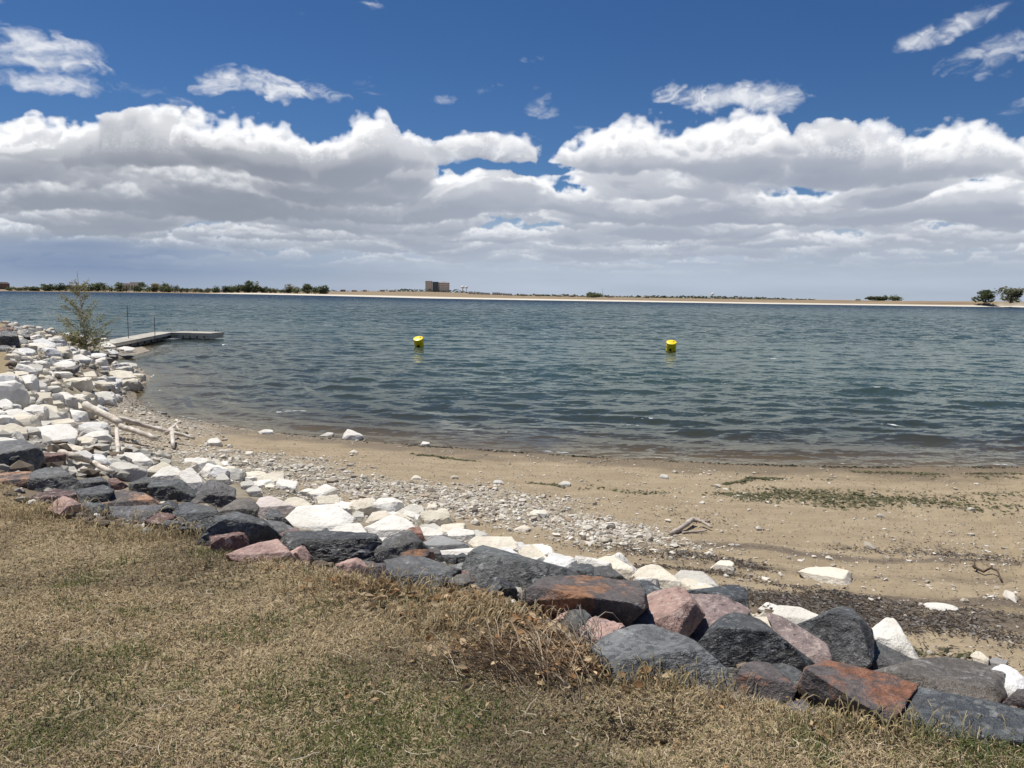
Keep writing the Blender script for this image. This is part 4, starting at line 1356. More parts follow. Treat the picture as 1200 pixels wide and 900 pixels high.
    q([(288, 531), (292, 529), (297, 530), (296, 535), (289, 535)], CR, 'cream stone on the gravel inland of the wet shore')
    q([(500, 598), (503, 591), (512, 592), (514, 598)], CR, 'cream stone, one of a pair on the gravel belt')
    q([(463, 597), (468, 590), (475, 592), (475, 598)], WG, 'grey stone, one of a pair on the gravel belt')
    q([(655, 568), (661, 564), (668, 566), (667, 570), (657, 571)], WG, 'grey stone half buried at the end of the algae streak')
# ------------------------------------------------------------------ rubble of the rocky point
def build_scatter():
    H = hero
    # far pile of dark riprap where the bank turns away, beside the sapling
    H('S', [(-40, 60), (30, 25), (110, 40), (90, 80), (0, 95), (-40, 95)], 'rust', (.34, .19, .11), 'orange brown stone crowning the dark heap beyond the white rubble', .5, sub=4, ext=.5)
    H('S', [(-30, 90), (60, 75), (140, 95), (160, 190), (60, 215), (-30, 220)], 'dark', DK, 'biggest dark boulder of the heap beyond the white rubble', .3, sub=4)
    H('S', [(60, 75), (110, 65), (160, 85), (155, 120), (90, 115)], 'dark', GY, 'grey boulder under the orange brown crown stone of the far heap', .4, sub=4)
    H('S', [(160, 95), (200, 90), (220, 130), (170, 145)], 'dark', BK, 'black stone on the crest of the far heap', .4, sub=4)
    H('S', [(215, 95), (260, 100), (265, 140), (222, 150)], 'dark', DK, 'dark stone ending the far heap toward the sapling', .4, sub=4)
    H('S', [(150, 150), (230, 140), (250, 220), (170, 225)], 'dark', GY, 'dark grey boulder low in the far heap beside white stones', .4, sub=4)
    H('S', [(-40, 195), (60, 190), (130, 230), (60, 250), (-40, 250)], 'dark', GY, 'flat grey boulder at the base of the far heap', .5, sub=4)
    H('S', [(245, 130), (300, 115), (335, 140), (260, 150)], 'rust', (.36, .24, .16), 'small tan stone between the far heap and the white rubble', .5, sub=4)
    # dark, wet stones of the point
    for pts, lab in (([(790, 310), (860, 290), (960, 300), (1000, 320), (960, 345), (840, 345)], 'brown wet boulder in the little inlet below the sapling'),
                     ([(955, 280), (1010, 275), (1030, 300), (985, 312)], 'black wet stone at the mouth of the little inlet'),
                     ([(985, 395), (1060, 380), (1165, 400), (1160, 432), (1040, 432)], 'dark brown flat boulder on the outer edge of the point'),
                     ([(1040, 275), (1110, 265), (1180, 285), (1120, 305)], 'dark wet stone at the outermost tip of the point'),
                     ([(870, 415), (940, 410), (950, 440), (890, 450)], 'brown shaded stone between inlet and outer edge of the point'),
                     ([(155, 320), (220, 290), (255, 310), (250, 345), (180, 350)], 'brown stone among white rubble near the far heap'),
                     ([(500, 430), (600, 390), (690, 370), (680, 420), (600, 465), (510, 470)], 'grey faced boulder in the middle of the white rubble'),
                     ([(310, 640), (380, 630), (450, 650), (450, 690), (320, 690)], 'grey shaded block above the flat topped ledge stone'),
                     ([(1105, 870), (1150, 850), (1190, 870), (1180, 895), (1115, 895)], 'small brown stone on the gravel above the driftwood log')):
        H('S', pts, 'dark', (.15, .13, .105), lab, .35, sub=4)
    # big pale blocks of the point that can be told apart
    p = lambda poly, color, label, ridge=.6, **k: hero('S', poly, 'pale', color, label, ridge, **{**dict(dep=.85, sub=4, chops=4), **k})
    p([(300, 160), (380, 140), (480, 190), (470, 240), (330, 260)], WB, 'large bluish white slab between the far heap and the sapling')
    p([(480, 360), (560, 335), (650, 340), (655, 400), (600, 440), (500, 440)], WH, 'white topped boulder with a dark side in the middle of the rubble', .5)
    p([(230, 380), (300, 350), (370, 380), (360, 450), (260, 460)], WG, 'grey white block beside the white topped boulder')
    p([(360, 420), (450, 410), (480, 490), (400, 505)], WH, 'white cube in the middle of the rubble')
    p([(0, 430), (80, 430), (180, 480), (210, 540), (60, 560), (0, 540)], CR, 'cream domed block on the slope of the rubble')
    p([(-20, 545), (90, 540), (215, 585), (240, 630), (120, 660), (-20, 640)], WH, 'wide white block with a black shadow beneath on the slope')
    p([(210, 510), (330, 495), (400, 540), (400, 600), (260, 600)], WG, 'wide grey white block halfway down the slope')
    p([(80, 700), (200, 655), (290, 640), (295, 700), (260, 750), (150, 765), (70, 745)], WG, 'grey wedge shaped block low on the slope', .35)
    p([(-30, 680), (70, 675), (110, 720), (60, 790), (-30, 790)], WH, 'white slab low on the slope next to the grey wedge')
    p([(260, 760), (380, 720), (480, 740), (510, 800), (460, 850), (310, 830)], CR, 'cream rounded boulder above the flat topped ledge stone')
    p([(460, 640), (560, 600), (640, 640), (620, 690), (480, 690)], WH, 'white block at the gravel edge halfway up the slope')
    p([(600, 720), (680, 690), (740, 740), (640, 775)], CR, 'cream stone at the gravel edge above the driftwood log')
    p([(640, 520), (760, 480), (830, 540), (790, 590), (670, 590)], WH, 'white block in the rubble facing the water, largest near the gravel')
    p([(720, 440), (820, 420), (850, 470), (760, 490)], CR, 'cream block next to the white one facing the water')
    p([(940, 430), (1040, 410), (1150, 440), (1200, 490), (1080, 510), (960, 500)], CR, 'cream flat boulder on the outer edge of the point', .65)
    p([(1000, 370), (1080, 340), (1190, 350), (1190, 390), (1060, 380)], WG, 'flat grey white slab at the water, outer edge of the point', .7)
    p([(880, 190), (960, 170), (1010, 200), (900, 225)], WH, 'white stone beside the sapling toward the dock')
    p([(1040, 215), (1100, 200), (1180, 215), (1150, 245), (1060, 250)], WH, 'flat white stone nearest the tip of the point', .7)
    p([(640, 290), (700, 270), (790, 310), (780, 345), (660, 350)], WH, 'white block just below the foot of the sapling')
    p([(140, 225), (230, 215), (310, 240), (260, 285), (160, 270)], WB, 'white block touching the base of the far heap')
    # the rest of the rubble: stones that nothing tells apart but their size, tone and place
    rg = np.random.default_rng(77)
    cand = []
    A0, A1 = px_az(-70), px_az(190)
    tries = 0
    pts = []
    while len(pts) < 9000:
        a = rg.uniform(A0, A1, 4000); r = 7 * (46 / 7) ** rg.random(4000)
        P = np.stack([r * np.sin(a), r * np.cos(a)], 1)
        z, mk = land(P)
        ok = mk['inT'] & (mk['dT'] < 99)
        for q, zz, d in zip(P[ok], z[ok], mk['dG'][ok]): pts.append((q[0], q[1], zz, d))
    got = list(PLACED); n = 0
    lab_n = {}
    tones = [('chalk white', WH), ('cream', CR), ('grey white', WG), ('bluish white', WB), ('sandy white', (.62, .57, .47))]
    used = {}
    for k, (x, y, z, d) in enumerate(pts):
        if n >= 234: break
        dist = math.hypot(x, y)
        size = rg.uniform(.38, .70) if n < 60 else rg.uniform(.22, .44)
        rad_ = size * .40
        if any((x - gx) ** 2 + (y - gy) ** 2 < ((rad_ + gr) * .74) ** 2 for gx, gy, gr in got): continue
        px, py = px_of((x, y, z))
        if px < -30 or py > 520: continue
        got.append((x, y, rad_))
        planes = [(np.array(v) / np.linalg.norm(v), size * .5 * s) for v, s in (((0, 0, 1), rg.uniform(.45, .72)), ((0, 0, -1), .6), ((1, 0, .1), rg.uniform(.7, 1.05)), ((-1, .1, 0), rg.uniform(.7, 1.05)), ((0, 1, .15), rg.uniform(.6, .95)), ((0, -1, .1), rg.uniform(.6, .95)))]
        th = rg.uniform(0, 6.28); tl = rg.normal(0, .32)
        R = np.array(Matrix.Rotation(th, 3, 'Z') @ Matrix.Rotation(tl, 3, 'X'))
        planes = [(R @ nn, dd) for nn, dd in planes]
        v, fc = carve(planes, 3, 5000 + k, size * .5, 6, .03, 0, (.78, .95), None, .012, 2)
        t, colr = tones[int(rg.choice(5, p=[.36, .28, .08, .16, .12]))]
        vv_ = rg.uniform(.86, 1.06); colr = tuple(c * vv_ for c in colr)
        sz = 'large' if size > .55 else 'middling' if size > .36 else 'small'
        zone = ('on the crest near the far dark heap' if px < 45 and py < 425 else 'around the foot of the sapling' if py < 417 else 'in the rubble between sapling and inlet' if py < 432 and px > 45 else
                'on the outer edge of the point' if px > 128 else 'halfway along the slope of the white rubble' if py < 462 else 'low in the white rubble near the biggest white block')
        lab = f'{sz} {t} stone {zone}'
        used.setdefault(lab, []).append(add_stone('rubble_stone', v, fc, (x, y, z + size * .10), 'pale', colr, lab, 'rock', 'pale rubble stones of the rocky point'))
        n += 1
    # and the band of pale stones between the dark row and the sand
    m = 0
    for k in range(9000):
        if m >= 62: break
        i = int(rg.integers(1, 20)); s_ = rg.random()
        q = T_[i] * (1 - s_) + T_[i + 1] * s_ + rg.normal(0, .28, 2)
        z, mk = land(q[None])
        px, py = px_of((q[0], q[1], z[0]))
        if not (225 < px < 830) or not mk['inT'][0] or mk['dG'][0] < .5: continue
        size = rg.uniform(.16, .40); rad_ = size * .36
        if any((q[0] - gx) ** 2 + (q[1] - gy) ** 2 < ((rad_ + gr) * .72) ** 2 for gx, gy, gr in got): continue
        got.append((q[0], q[1], rad_))
        planes = [(np.array(v) / np.linalg.norm(v), size * .5 * s) for v, s in (((0, 0, 1), rg.uniform(.5, .8)), ((0, 0, -1), .6), ((1, 0, .1), rg.uniform(.7, 1.05)), ((-1, .1, 0), rg.uniform(.7, 1.05)), ((0, 1, .15), rg.uniform(.6, .95)), ((0, -1, .1), rg.uniform(.6, .95)))]
        R = np.array(Matrix.Rotation(rg.uniform(0, 6.28), 3, 'Z') @ Matrix.Rotation(rg.normal(0, .35), 3, 'X'))
        v, fc = carve([(R @ nn, dd) for nn, dd in planes], 4, 9000 + k, size * .5, 6, .03, 0, (.78, .95), None, .012, 2)
        t, colr = tones[int(rg.choice(5, p=[.36, .28, .08, .16, .12]))]
        lm = 'where the dark row begins' if px < 340 else 'behind the long black rounded boulder' if px < 470 else 'behind the long wedge shaped boulder' if px < 640 else 'on the sand side of the rust topped boulder'
        add_stone('rubble_stone', v, fc, (q[0], q[1], z[0] + size * .12), 'pale', colr, f"{'bigger' if size > .27 else 'smaller'} {t} filler stone {lm}", 'rock', 'pale filler stones behind the dark row')
        m += 1
    # crushed rock filling the gaps between them
    V, Fc, tint = [], [], []
    v0, f0 = ico(1)
    m = 0
    b = 0
    P = []
    rows = [q for q in pts if px_of(q[:3])[1] < 560][:5200]
    # and along the dark row
    for i in range(len(T_) - 1):
        if T3[i, 2] < .4: continue
    rr = np.random.default_rng(5)
    extra = []
    while len(extra) < 1500:
        s_ = rr.random(3000); idx = rr.integers(1, 21, 3000)
        base = G_[idx] * (1 - s_[:, None]) + G_[np.minimum(idx + 1, 21)] * s_[:, None]
        off = rr.normal(0, 1, (3000, 2)) * .6
        Q = base + off
        z, mk = land(Q)
        for q, zz in zip(Q[mk['inT']], z[mk['inT']]): extra.append((q[0], q[1], zz, 0))
    for (x, y, z, d) in rows + extra[:1500]:
        near_dark = d == 0
        s = (.014 if near_dark else .022) * math.exp(rr.normal(.5, .65)); s = min(s, .05 if near_dark else .13)
        R = np.array(Matrix.Rotation(rr.uniform(0, 6.28), 3, 'Z') @ Matrix.Rotation(rr.normal(0, .5), 3, 'X'))
        vv = v0 * (1 + rr.uniform(-.28, .28, (len(v0), 1))) * np.array([1, rr.uniform(.6, .95), rr.uniform(.4, .7)]) * s
        V.append(vv @ R.T + np.array([x, y, z + s * .2])); Fc.append(f0 + b); b += len(v0)
        c = np.array([.60, .57, .50]) * rr.uniform(.45, 1.05) if rr.random() < (.3 if near_dark else .8) else np.array([.20, .16, .12]) * rr.uniform(.5, 1.2)  # browner along the dark row: gap shade, leaves and soil put into the tint
        tint.append(np.tile(c, (len(v0), 1)))
    me = mesh_np('crushed_rock', np.vstack(V), np.vstack(Fc).ravel(), np.full(sum(len(q) for q in Fc), 3), mat_vcol('crushed_rock', .85, .2, 0, 60, .4), False, dict(tint=np.vstack(tint)))
    link('crushed_rock', me, kind='stuff', label='crushed pale rock filling gaps between the riprap', cat='gravel')


# ------------------------------------------------------------------ pebbles, wrack and algae on the sand
def build_beach():
    rg = np.random.default_rng(31)
    v0, f0 = ico(1)
    V, Fc, tint = [], [], []
    b = 0
    n = 0
    need = 36000
    pal = np.array([(.66, .62, .54), (.58, .54, .46), (.50, .45, .37), (.42, .37, .30), (.30, .26, .21), (.46, .35, .26), (.72, .70, .64), (.16, .15, .14)])
    while n < need:
        # pebbles are sown over the ground map, thicker where the beach is stony
        a = rg.uniform(px_az(90), px_az(1260), 20000); r = 4 * (34 / 4) ** rg.random(20000)
        P = np.stack([r * np.sin(a), r * np.cos(a)], 1)
        z, mk = land(P)
        gd = gravel_density(P, mk)
        lip = (mk['dT'] < 0) & (mk['dT'] > -.8) & mk['inT']
        ok = (mk['beach'] & (rg.random(len(P)) < gd ** 1.3 * .36 + .014)) | (lip & (rg.random(len(P)) < .35))
        cl = fbm(P[:, 0] * 1.6, P[:, 1] * 1.6, o=3)
        for (x, y), zz, dw, c_, g_ in zip(P[ok], z[ok], mk['dW'][ok], cl[ok], gd[ok]):
            s = .0068 * math.exp(rg.normal(.35, .62)) * (1 + .25 * c_) * (.8 + .5 * g_)
            s = min(s, .075)
            R = np.array(Matrix.Rotation(rg.uniform(0, 6.28), 3, 'Z'))
            vv = v0 * (1 + rg.uniform(-.38, .38, (len(v0), 1))) * np.array([1.15, rg.uniform(.5, 1.0), rg.uniform(.35, .8)]) * s
            R = R @ np.array(Matrix.Rotation(rg.normal(0, .35), 3, 'X'))
            V.append(vv @ R.T + np.array([x, y, zz + s * .18])); Fc.append(f0 + b); b += len(v0)
            c = pal[min(int(abs(rg.normal(0, 2.4))), 7)] * rg.uniform(.75, 1.15)
            if dw < .35: c = c * .55
            tint.append(np.tile(c, (len(v0), 1)))
            n += 1
    me = mesh_np('pebbles', np.vstack(V), np.vstack(Fc).ravel(), np.full(sum(len(q) for q in Fc), 3), mat_vcol('pebbles', .8, .25), False, dict(tint=np.vstack(tint)))
    link('pebble_gravel', me, kind='stuff', label='grey and cream pebbles strewn over the sand', cat='gravel')

    # flakes of bark and weed washed up in lines, and green algae nearer the water
    def flakes(name, n, sow, cols, lrange, wr, label, cat, lift=.004):
        V, Fq, T = [], [], []
        k = 0; b = 0
        while k < n:
            P = sow(4000)
            z, mk = land(P)
            ok = mk['beach'] & (mk['dW'] > -.1)
            for (x, y), zz in zip(P[ok], z[ok]):
                L = rg.uniform(*lrange); w = L * rg.uniform(*wr); th = rg.normal(0, .9)
                c, s = math.cos(th), math.sin(th)
                h = rg.uniform(0, .012); dz = rg.normal(0, .008)
                mid = np.array([x, y, zz + lift + h])
                ax = np.array([c, s, dz / L]) * L; ay = np.array([-s, c, rg.normal(0, .35)]) * w
                V += [mid - ax * .5, mid + ay * .5 + np.array([0, 0, rg.uniform(0, .006)]), mid + ax * .5, mid - ay * .5]
                Fq.append([b, b + 1, b + 2, b + 3][::-1]); b += 4
                col = np.array(cols[int(rg.integers(len(cols)))]) * rg.uniform(.6, 1.3)
                T += [col] * 4
                k += 1
                if k >= n: break
        me = mesh_np(name, np.array(V), np.array(Fq).ravel(), np.full(len(Fq), 4), mat_vcol(name, .85, .15), False, dict(tint=np.array(T)))
        link(name, me, kind='stuff', label=label, cat=cat)

    def sow_px(bands):
        """points along lines given by their ground course in the photo"""
        L = [(np.array([hit(x, y)[:2] for x, y in pts]), w, a) for pts, w, a in bands]
        wts = np.array([a for _, _, a in L]); wts = wts / wts.sum()

        def f(n):
            out = np.zeros((n, 2))
            which = rg.choice(len(L), n, p=wts)
            for j, (pl, w, a) in enumerate(L):
                m = np.nonzero(which == j)[0]
                t = rg.random(len(m)) * (len(pl) - 1)
                i = np.minimum(t.astype(int), len(pl) - 2); fr = (t - i)[:, None]
                q = pl[i] * (1 - fr) + pl[i + 1] * fr
                # clump along the line
                cl = fbm(q[:, 0] * 2.2 + j * 9, q[:, 1] * 2.2, o=3)
                keep = cl + rg.normal(0, .35, len(m)) > -.15
                q = q + rg.normal(0, 1, q.shape) * w * np.array([1.0, 1.0]) * (.6 + .6 * rg.random((len(m), 1)))
                out[m] = np.where(keep[:, None], q, 1e4)
            return out[out[:, 0] < 1e3]
        return f
    wrack = [([(700, 672), (760, 664), (850, 672), (950, 692), (1080, 712), (1220, 728)], .05, 1.2), ([(860, 700), (960, 712), (1050, 722), (1200, 735)], .16, 2.6), ([(930, 720), (1040, 735), (1200, 752)], .12, 1.3),
             ([(730, 640), (820, 652), (900, 668)], .10, 1.0), ([(840, 628), (960, 640), (1100, 650), (1220, 655)], .10, .8), ([(560, 640), (700, 640), (800, 655)], .10, .5), ([(1080, 645), (1200, 665)], .3, .3),
             ([(820, 690), (900, 700), (1000, 705)], .10, .9), ([(780, 600), (900, 620), (1150, 630)], .35, .35), ([(1000, 760), (1120, 775), (1220, 800)], .2, .35)]
    flakes('washed_up_bark', 14000, sow_px(wrack), [(.055, .040, .030), (.085, .062, .045), (.12, .095, .075), (.04, .035, .03), (.16, .14, .12), (.20, .19, .18)], (.010, .055), (.10, .35), 'dark bark flakes and weed washed up in lines', 'wrack')
    flakes('sand_litter', 15000, lambda n: np.stack([rg.uniform(-4.5, 11, n), rg.uniform(4.6, 14, n)], 1), [(.07, .055, .04), (.12, .095, .07), (.05, .04, .03), (.20, .165, .12)], (.005, .028), (.15, .6), 'scattered dark flecks of bark on the sand', 'litter', .003)
    algae = [([(868, 566), (882, 560), (900, 562), (935, 561), (972, 563)], .045, .9), ([(850, 568), (880, 563)], .03, .3), ([(690, 572), (740, 578), (800, 579), (880, 580)], .10, .55), ([(870, 584), (930, 578), (1000, 582), (1080, 588), (1220, 598)], .26, 2.2),
             ([(960, 592), (1050, 586), (1210, 580)], .24, 1.3), ([(480, 532), (520, 537), (560, 541)], .05, .5), ([(1000, 553), (1100, 556), (1200, 556)], .06, .5), ([(620, 566), (680, 573)], .06, .3), ([(1040, 556), (1190, 560)], .08, .3),
             ([(1050, 765), (1150, 771)], .05, .06)]
    flakes('stranded_algae', 5200, sow_px(algae), [(.085, .092, .04), (.115, .112, .055), (.075, .082, .038), (.13, .12, .07), (.06, .058, .036)], (.015, .085), (.25, .6), 'olive green algae stranded on the damp sand', 'algae', .003)
    edge = [([(330, 508), (420, 516), (500, 523), (560, 527), (640, 533), (700, 536)], .05, 1.3), ([(700, 537), (860, 544), (1000, 548), (1200, 548)], .06, 1.0)]
    flakes('waterline_litter', 1100, sow_px(edge), [(.03, .03, .025), (.05, .045, .03), (.035, .04, .025)], (.015, .09), (.2, .5), 'dark wet debris along the waterline', 'wrack')


# ------------------------------------------------------------------ turf
def build_turf():
    rg = np.random.default_rng(9)
    n = 300000
    a = rg.uniform(px_az(-110), px_az(1310), n * 2)
    r = 1.9 * (8.2 / 1.9) ** rg.random(n * 2)
    P = np.stack([r * np.sin(a), r * np.cos(a)], 1)
    P = P[(np.abs(P[:, 0]) < 7.9) & (P[:, 1] > .7) & (P[:, 1] < 8.5)]
    z, dg = zfast(P); mk = dict(dG=dg, inG=dg < 0)
    r = np.hypot(P[:, 0], P[:, 1])
    dens = np.maximum(.50, .90 + .55 * fbm(P[:, 0] * 2.1, P[:, 1] * 2.1, o=4))
    fringe = mk['inG'] | (mk['dG'] < .10)
    keep = fringe & (rg.random(len(P)) < dens)
    P, z, dG = P[keep][:n], z[keep][:n], mk['dG'][keep][:n]
    n = len(P); r = np.hypot(P[:, 0], P[:, 1])
    x, y = P[:, 0], P[:, 1]
    g1 = fbm(x * 1.1 + 5, y * 1.1, o=4); g2 = fbm(x * 3.5, y * 3.5 + 8, o=3); g3 = fbm(x * .6 + 90, y * .6, o=2)
    px, py = px_of(np.column_stack([P, z]))
    # greener nearer the path where the turf is thicker, and in scattered tufts
    green_p = np.clip(.035 + .26 * sstep(.45, 1.0, g1 + .5 * g2 + .32 * sstep(3.4, 2.2, r)) + .10 * sstep(3.2, 2.2, r), 0, .7)
    for gx, gy, w in ((265, 625, .16), (245, 650, .12), (145, 662, .10), (100, 683, .12), (80, 690, .1), (85, 778, .13), (150, 775, .14), (105, 830, .28), (60, 850, .2), (450, 845, .28), (380, 815, .2), (435, 870, .35), (530, 840, .22), (215, 800, .1), (960, 838, .1), (1150, 890, .25), (320, 820, .2)):
        c = at_z(gx, gy, ZG)
        green_p = np.maximum(green_p, .55 * np.exp(-((x - c[0]) ** 2 + (y - c[1]) ** 2) / w ** 2))
    is_g = rg.random(n) < green_p
    tuft = np.exp(-np.maximum(-dG, 0) / .25) * 0
    edge = np.exp(-np.abs(dG) / .16)
    L = rg.uniform(.012, .036, n) * (1 + .8 * edge) * (1 + .35 * g1) * np.where(is_g, 1.15, 1.0)
    wdt = rg.uniform(.0011, .0024, n) * np.where(is_g, 1.0, 1.1) * (.66 + .13 * r)
    lean = np.where(rg.random(n) < np.where(is_g, .35, .74) * (1 - .6 * edge), rg.uniform(1.05, 1.5, n), rg.uniform(.15, 1.0, n))
    th = rg.uniform(0, 2 * PI, n)
    d = np.stack([np.sin(lean) * np.cos(th), np.sin(lean) * np.sin(th), np.cos(lean)], 1)
    side = np.stack([-np.sin(th), np.cos(th), np.zeros(n)], 1)
    tw = rg.uniform(-1, 1, (n, 1)); side = side * np.sqrt(1 - .6 * tw ** 2) + np.array([0, 0, .6]) * tw
    base = np.column_stack([x, y, z - .002 + rg.uniform(0, .008, n)])
    bend = np.column_stack([np.cos(th), np.sin(th), -np.abs(rg.normal(.4, .4, n))]) * (L * .28)[:, None]
    mid = base + d * (L * .55)[:, None]
    tip = base + d * L[:, None] + bend
    tip[:, 2] = np.maximum(tip[:, 2], z + .002)
    w2 = side * wdt[:, None]
    V = np.stack([base - w2, base + w2, mid + w2 * .8, mid - w2 * .8, tip], 1).reshape(-1, 3)
    o = np.arange(n)[:, None] * 5
    fq = np.concatenate([o + np.array([[0, 1, 2, 3]]), o + np.array([[3, 2, 4]])], 1).ravel()
    sizes = np.tile([4, 3], n)
    straw = np.array([(.68, .56, .36), (.56, .455, .28), (.78, .67, .47), (.47, .37, .235), (.34, .26, .18), (.64, .555, .40), (.20, .155, .11)])
    grn = np.array([(.19, .22, .075), (.15, .19, .07), (.26, .26, .11), (.12, .155, .07)])
    ci = rg.choice(len(straw), n, p=[.22, .2, .12, .16, .12, .10, .08]); cg = rg.choice(len(grn), n)
    col = np.where(is_g[:, None], grn[cg], straw[ci]) * rg.uniform(.75, 1.2, (n, 1))
    brown = sstep(.1, .7, -g1 + .4 * g3)[:, None]
    col = col * (1 - .42 * brown * (~is_g)[:, None])
    me = mesh_np('dry_grass', V, fq, sizes, mat_vcol('grass_blades', trans=.22), False, dict(tint=np.repeat(col, 5, 0)))
    link('grass', me, kind='stuff', label='short dry straw turf with green tufts', cat='grass')

    # longer loose straws and thin twigs lying on the turf
    V, Fq, T = [], [], []
    b = 0
    for k in range(620):
        px, py = rg.uniform(-20, 1220), rg.uniform(600, 905)
        c = at_z(px, py, ZG)
        q = np.array([[c[0], c[1]]])
        if zfast(q)[1][0] > 0: continue
        L = rg.uniform(.03, .11) if k > 45 else rg.uniform(.10, .22); th = rg.uniform(0, PI); cv = rg.normal(0, .8)
        pts = []
        for t in np.linspace(-.5, .5, 5):
            aa = th + cv * t
            pts.append((c[0] + math.cos(aa) * L * t, c[1] + math.sin(aa) * L * t))
        pts = np.array(pts); zz = zfast(pts)[0] + rg.uniform(.012, .03) + .004 * np.abs(rg.normal(0, 1, 5))
        w = rg.uniform(.0009, .0019)
        mb = MB(); mb.tube([(p[0], p[1], z_) for p, z_ in zip(pts, zz)], [w] * 5, 4)
        col = np.array([(.55, .46, .30), (.62, .55, .42), (.22, .16, .11), (.40, .33, .22)][int(rg.integers(4))]) * rg.uniform(.8, 1.15)
        V.append(np.array(mb.v)); Fq += [[i + b for i in f] for f in mb.f]; T.append(np.tile(col, (len(mb.v), 1))); b += len(mb.v)
    me = mesh_np('loose_straw', np.vstack(V), np.concatenate([np.array(f) for f in Fq]), [len(f) for f in Fq], mat_vcol('loose_straw', .7, .2), False, dict(tint=np.vstack(T)))
    link('loose_straw', me, kind='stuff', label='pale straws and thin twigs scattered over the turf', cat='straw')

    # dead leaves drifted against the stones
    V, Fq, T = [], [], []
    b = 0
    spots = [((690, 762), (.16, .10), 300), ((702, 785), (.12, .08), 220), ((735, 800), (.10, .06), 70), ((640, 740), (.14, .08), 190), ((600, 770), (.22, .14), 200), ((445, 695), (.22, .08), 130), ((500, 705), (.25, .12), 110), ((560, 715), (.2, .15), 110), ((660, 775), (.2, .12), 180), ((960, 850), (.12, .05), 40), ((1025, 868), (.10, .03), 30),
             ((330, 668), (.2, .05), 25), ((600, 800), (.5, .2), 40), ((745, 860), (.16, .08), 60), ((250, 780), (1.2, .6), 60), ((700, 830), (.4, .2), 50)]
    for (px, py), (sx, sy), cnt in spots:
        c = at_z(px, py, ZG)
        for k in range(cnt):
            q = np.array([[c[0] + rg.normal(0, sx), c[1] + rg.normal(0, sy)]])
            z_, m_ = zfast(q)
            s = rg.uniform(.010, .028) * (.62 if cnt <= 60 and py > 740 else 1.0)
            R = np.array(Matrix.Rotation(rg.uniform(0, 6.28), 3, 'Z') @ Matrix.Rotation(rg.normal(0, .55), 3, 'X') @ Matrix.Rotation(rg.normal(0, .4), 3, 'Y'))
            out = np.array([(-1, 0, 0), (-.45, .5, .12), (.1, .62, .2), (.6, .35, .1), (1.1, 0, .05), (.6, -.38, .12), (.1, -.6, .22), (-.45, -.48, .1), (0, 0, -.06)]) * s
            out[:, 2] *= rg.uniform(.3, 2.4)
            vv = out @ R.T + np.array([q[0, 0], q[0, 1], z_[0] + .012 + abs(rg.normal(0, .022))])
            V.append(vv); Fq += [[b + i, b + (i + 1) % 8, b + 8] for i in range(8)]; b += 9
            col = np.array([(.50, .37, .22), (.60, .46, .29), (.40, .27, .15), (.70, .57, .38), (.24, .165, .10), (.50, .30, .15)][int(rg.integers(6))]) * rg.uniform(.75, 1.15)
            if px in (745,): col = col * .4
            T.append(np.tile(col, (9, 1)))
    me = mesh_np('dead_leaves', np.vstack(V), np.array(Fq).ravel(), np.full(len(Fq), 3), mat_vcol('dead_leaves', trans=.2), True, dict(tint=np.vstack(T)))
    link('dead_leaves', me, kind='stuff', label='curled brown leaves drifted against the boulders', cat='leaves')

    # clump of dead stalks bent over in front of the rust topped boulder
    def clump(name, root, spread, n, Lr, dirn, label, cols, up=.5, kind=None):
        c = np.array(at_z(*root, ZG)); V, Fq, T = [], [], []; b = 0
        tgt = np.array(at_z(*dirn, ZG)); dd = tgt - c; dd[2] = 0; dd /= np.linalg.norm(dd)
        for k in range(n):
            o = np.array([rg.normal(0, spread[0]), rg.normal(0, spread[1])])
            s = c[:2] + o
            z0 = zfast(s)[0][0]
            L = rg.uniform(*Lr); aa = math.atan2(dd[1], dd[0]) + rg.normal(0, .55); e = abs(rg.normal(up, .25))
            pts = []
            for t in np.linspace(0, 1, 6):
                hgt = e * L * (t - .85 * t * t) * 1.6 + .01
                q = s + np.array([math.cos(aa), math.sin(aa)]) * L * t * .9
                pts.append((q[0], q[1], max(z0 + hgt, zfast(q)[0][0] + .006)))
            w = rg.uniform(.0011, .0026)
            mb = MB(); mb.tube(pts, [w, w, w, w * .8, w * .7, w * .4], 3)
            col = np.array(cols[int(rg.integers(len(cols)))]) * rg.uniform(.7, 1.2)
            V.append(np.array(mb.v)); Fq += [[i + b for i in f] for f in mb.f]; T.append(np.tile(col, (len(mb.v), 1))); b += len(mb.v)
        me = mesh_np(name, np.vstack(V) - c, np.concatenate([np.array(f) for f in Fq]), [len(f) for f in Fq], mat_vcol(name, .75, .2), False, dict(tint=np.vstack(T)))
        link(name, me, tuple(c), label=label, cat='dry plant', kind='stuff' if 'fringe' in label else None)
    br = [(.40, .30, .20), (.28, .205, .135), (.52, .42, .28), (.20, .145, .10), (.60, .51, .37)]
    clump('dead_grass_clump', (640, 800), (.16, .07), 420, (.18, .46), (520, 715), 'clump of brown dead stalks bent over in front of the rust topped boulder', br, .16)
    clump('grass_fringe', (560, 735), (.20, .10), 330, (.06, .17), (575, 640), 'fringe of straw coloured grass heaped below the long wedge boulder', [(.46, .36, .20), (.36, .27, .15), (.52, .43, .27)], .9)
    clump('dead_grass_clump', (690, 760), (.06, .06), 90, (.12, .32), (640, 690), 'thin grey stalks standing between leaves and the rust topped boulder', [(.38, .34, .28), (.26, .22, .17)], .8)
    clump('grass_fringe', (440, 700), (.25, .05), 160, (.06, .16), (450, 600), 'fringe of upright straw under the long black rounded boulder', [(.50, .40, .22), (.36, .27, .15)], 1.2)
    clump('grass_fringe', (60, 602), (.35, .06), 220, (.07, .18), (55, 500), 'fringe of upright straw before the flat orange stone', [(.52, .42, .24), (.40, .31, .17)], 1.2)
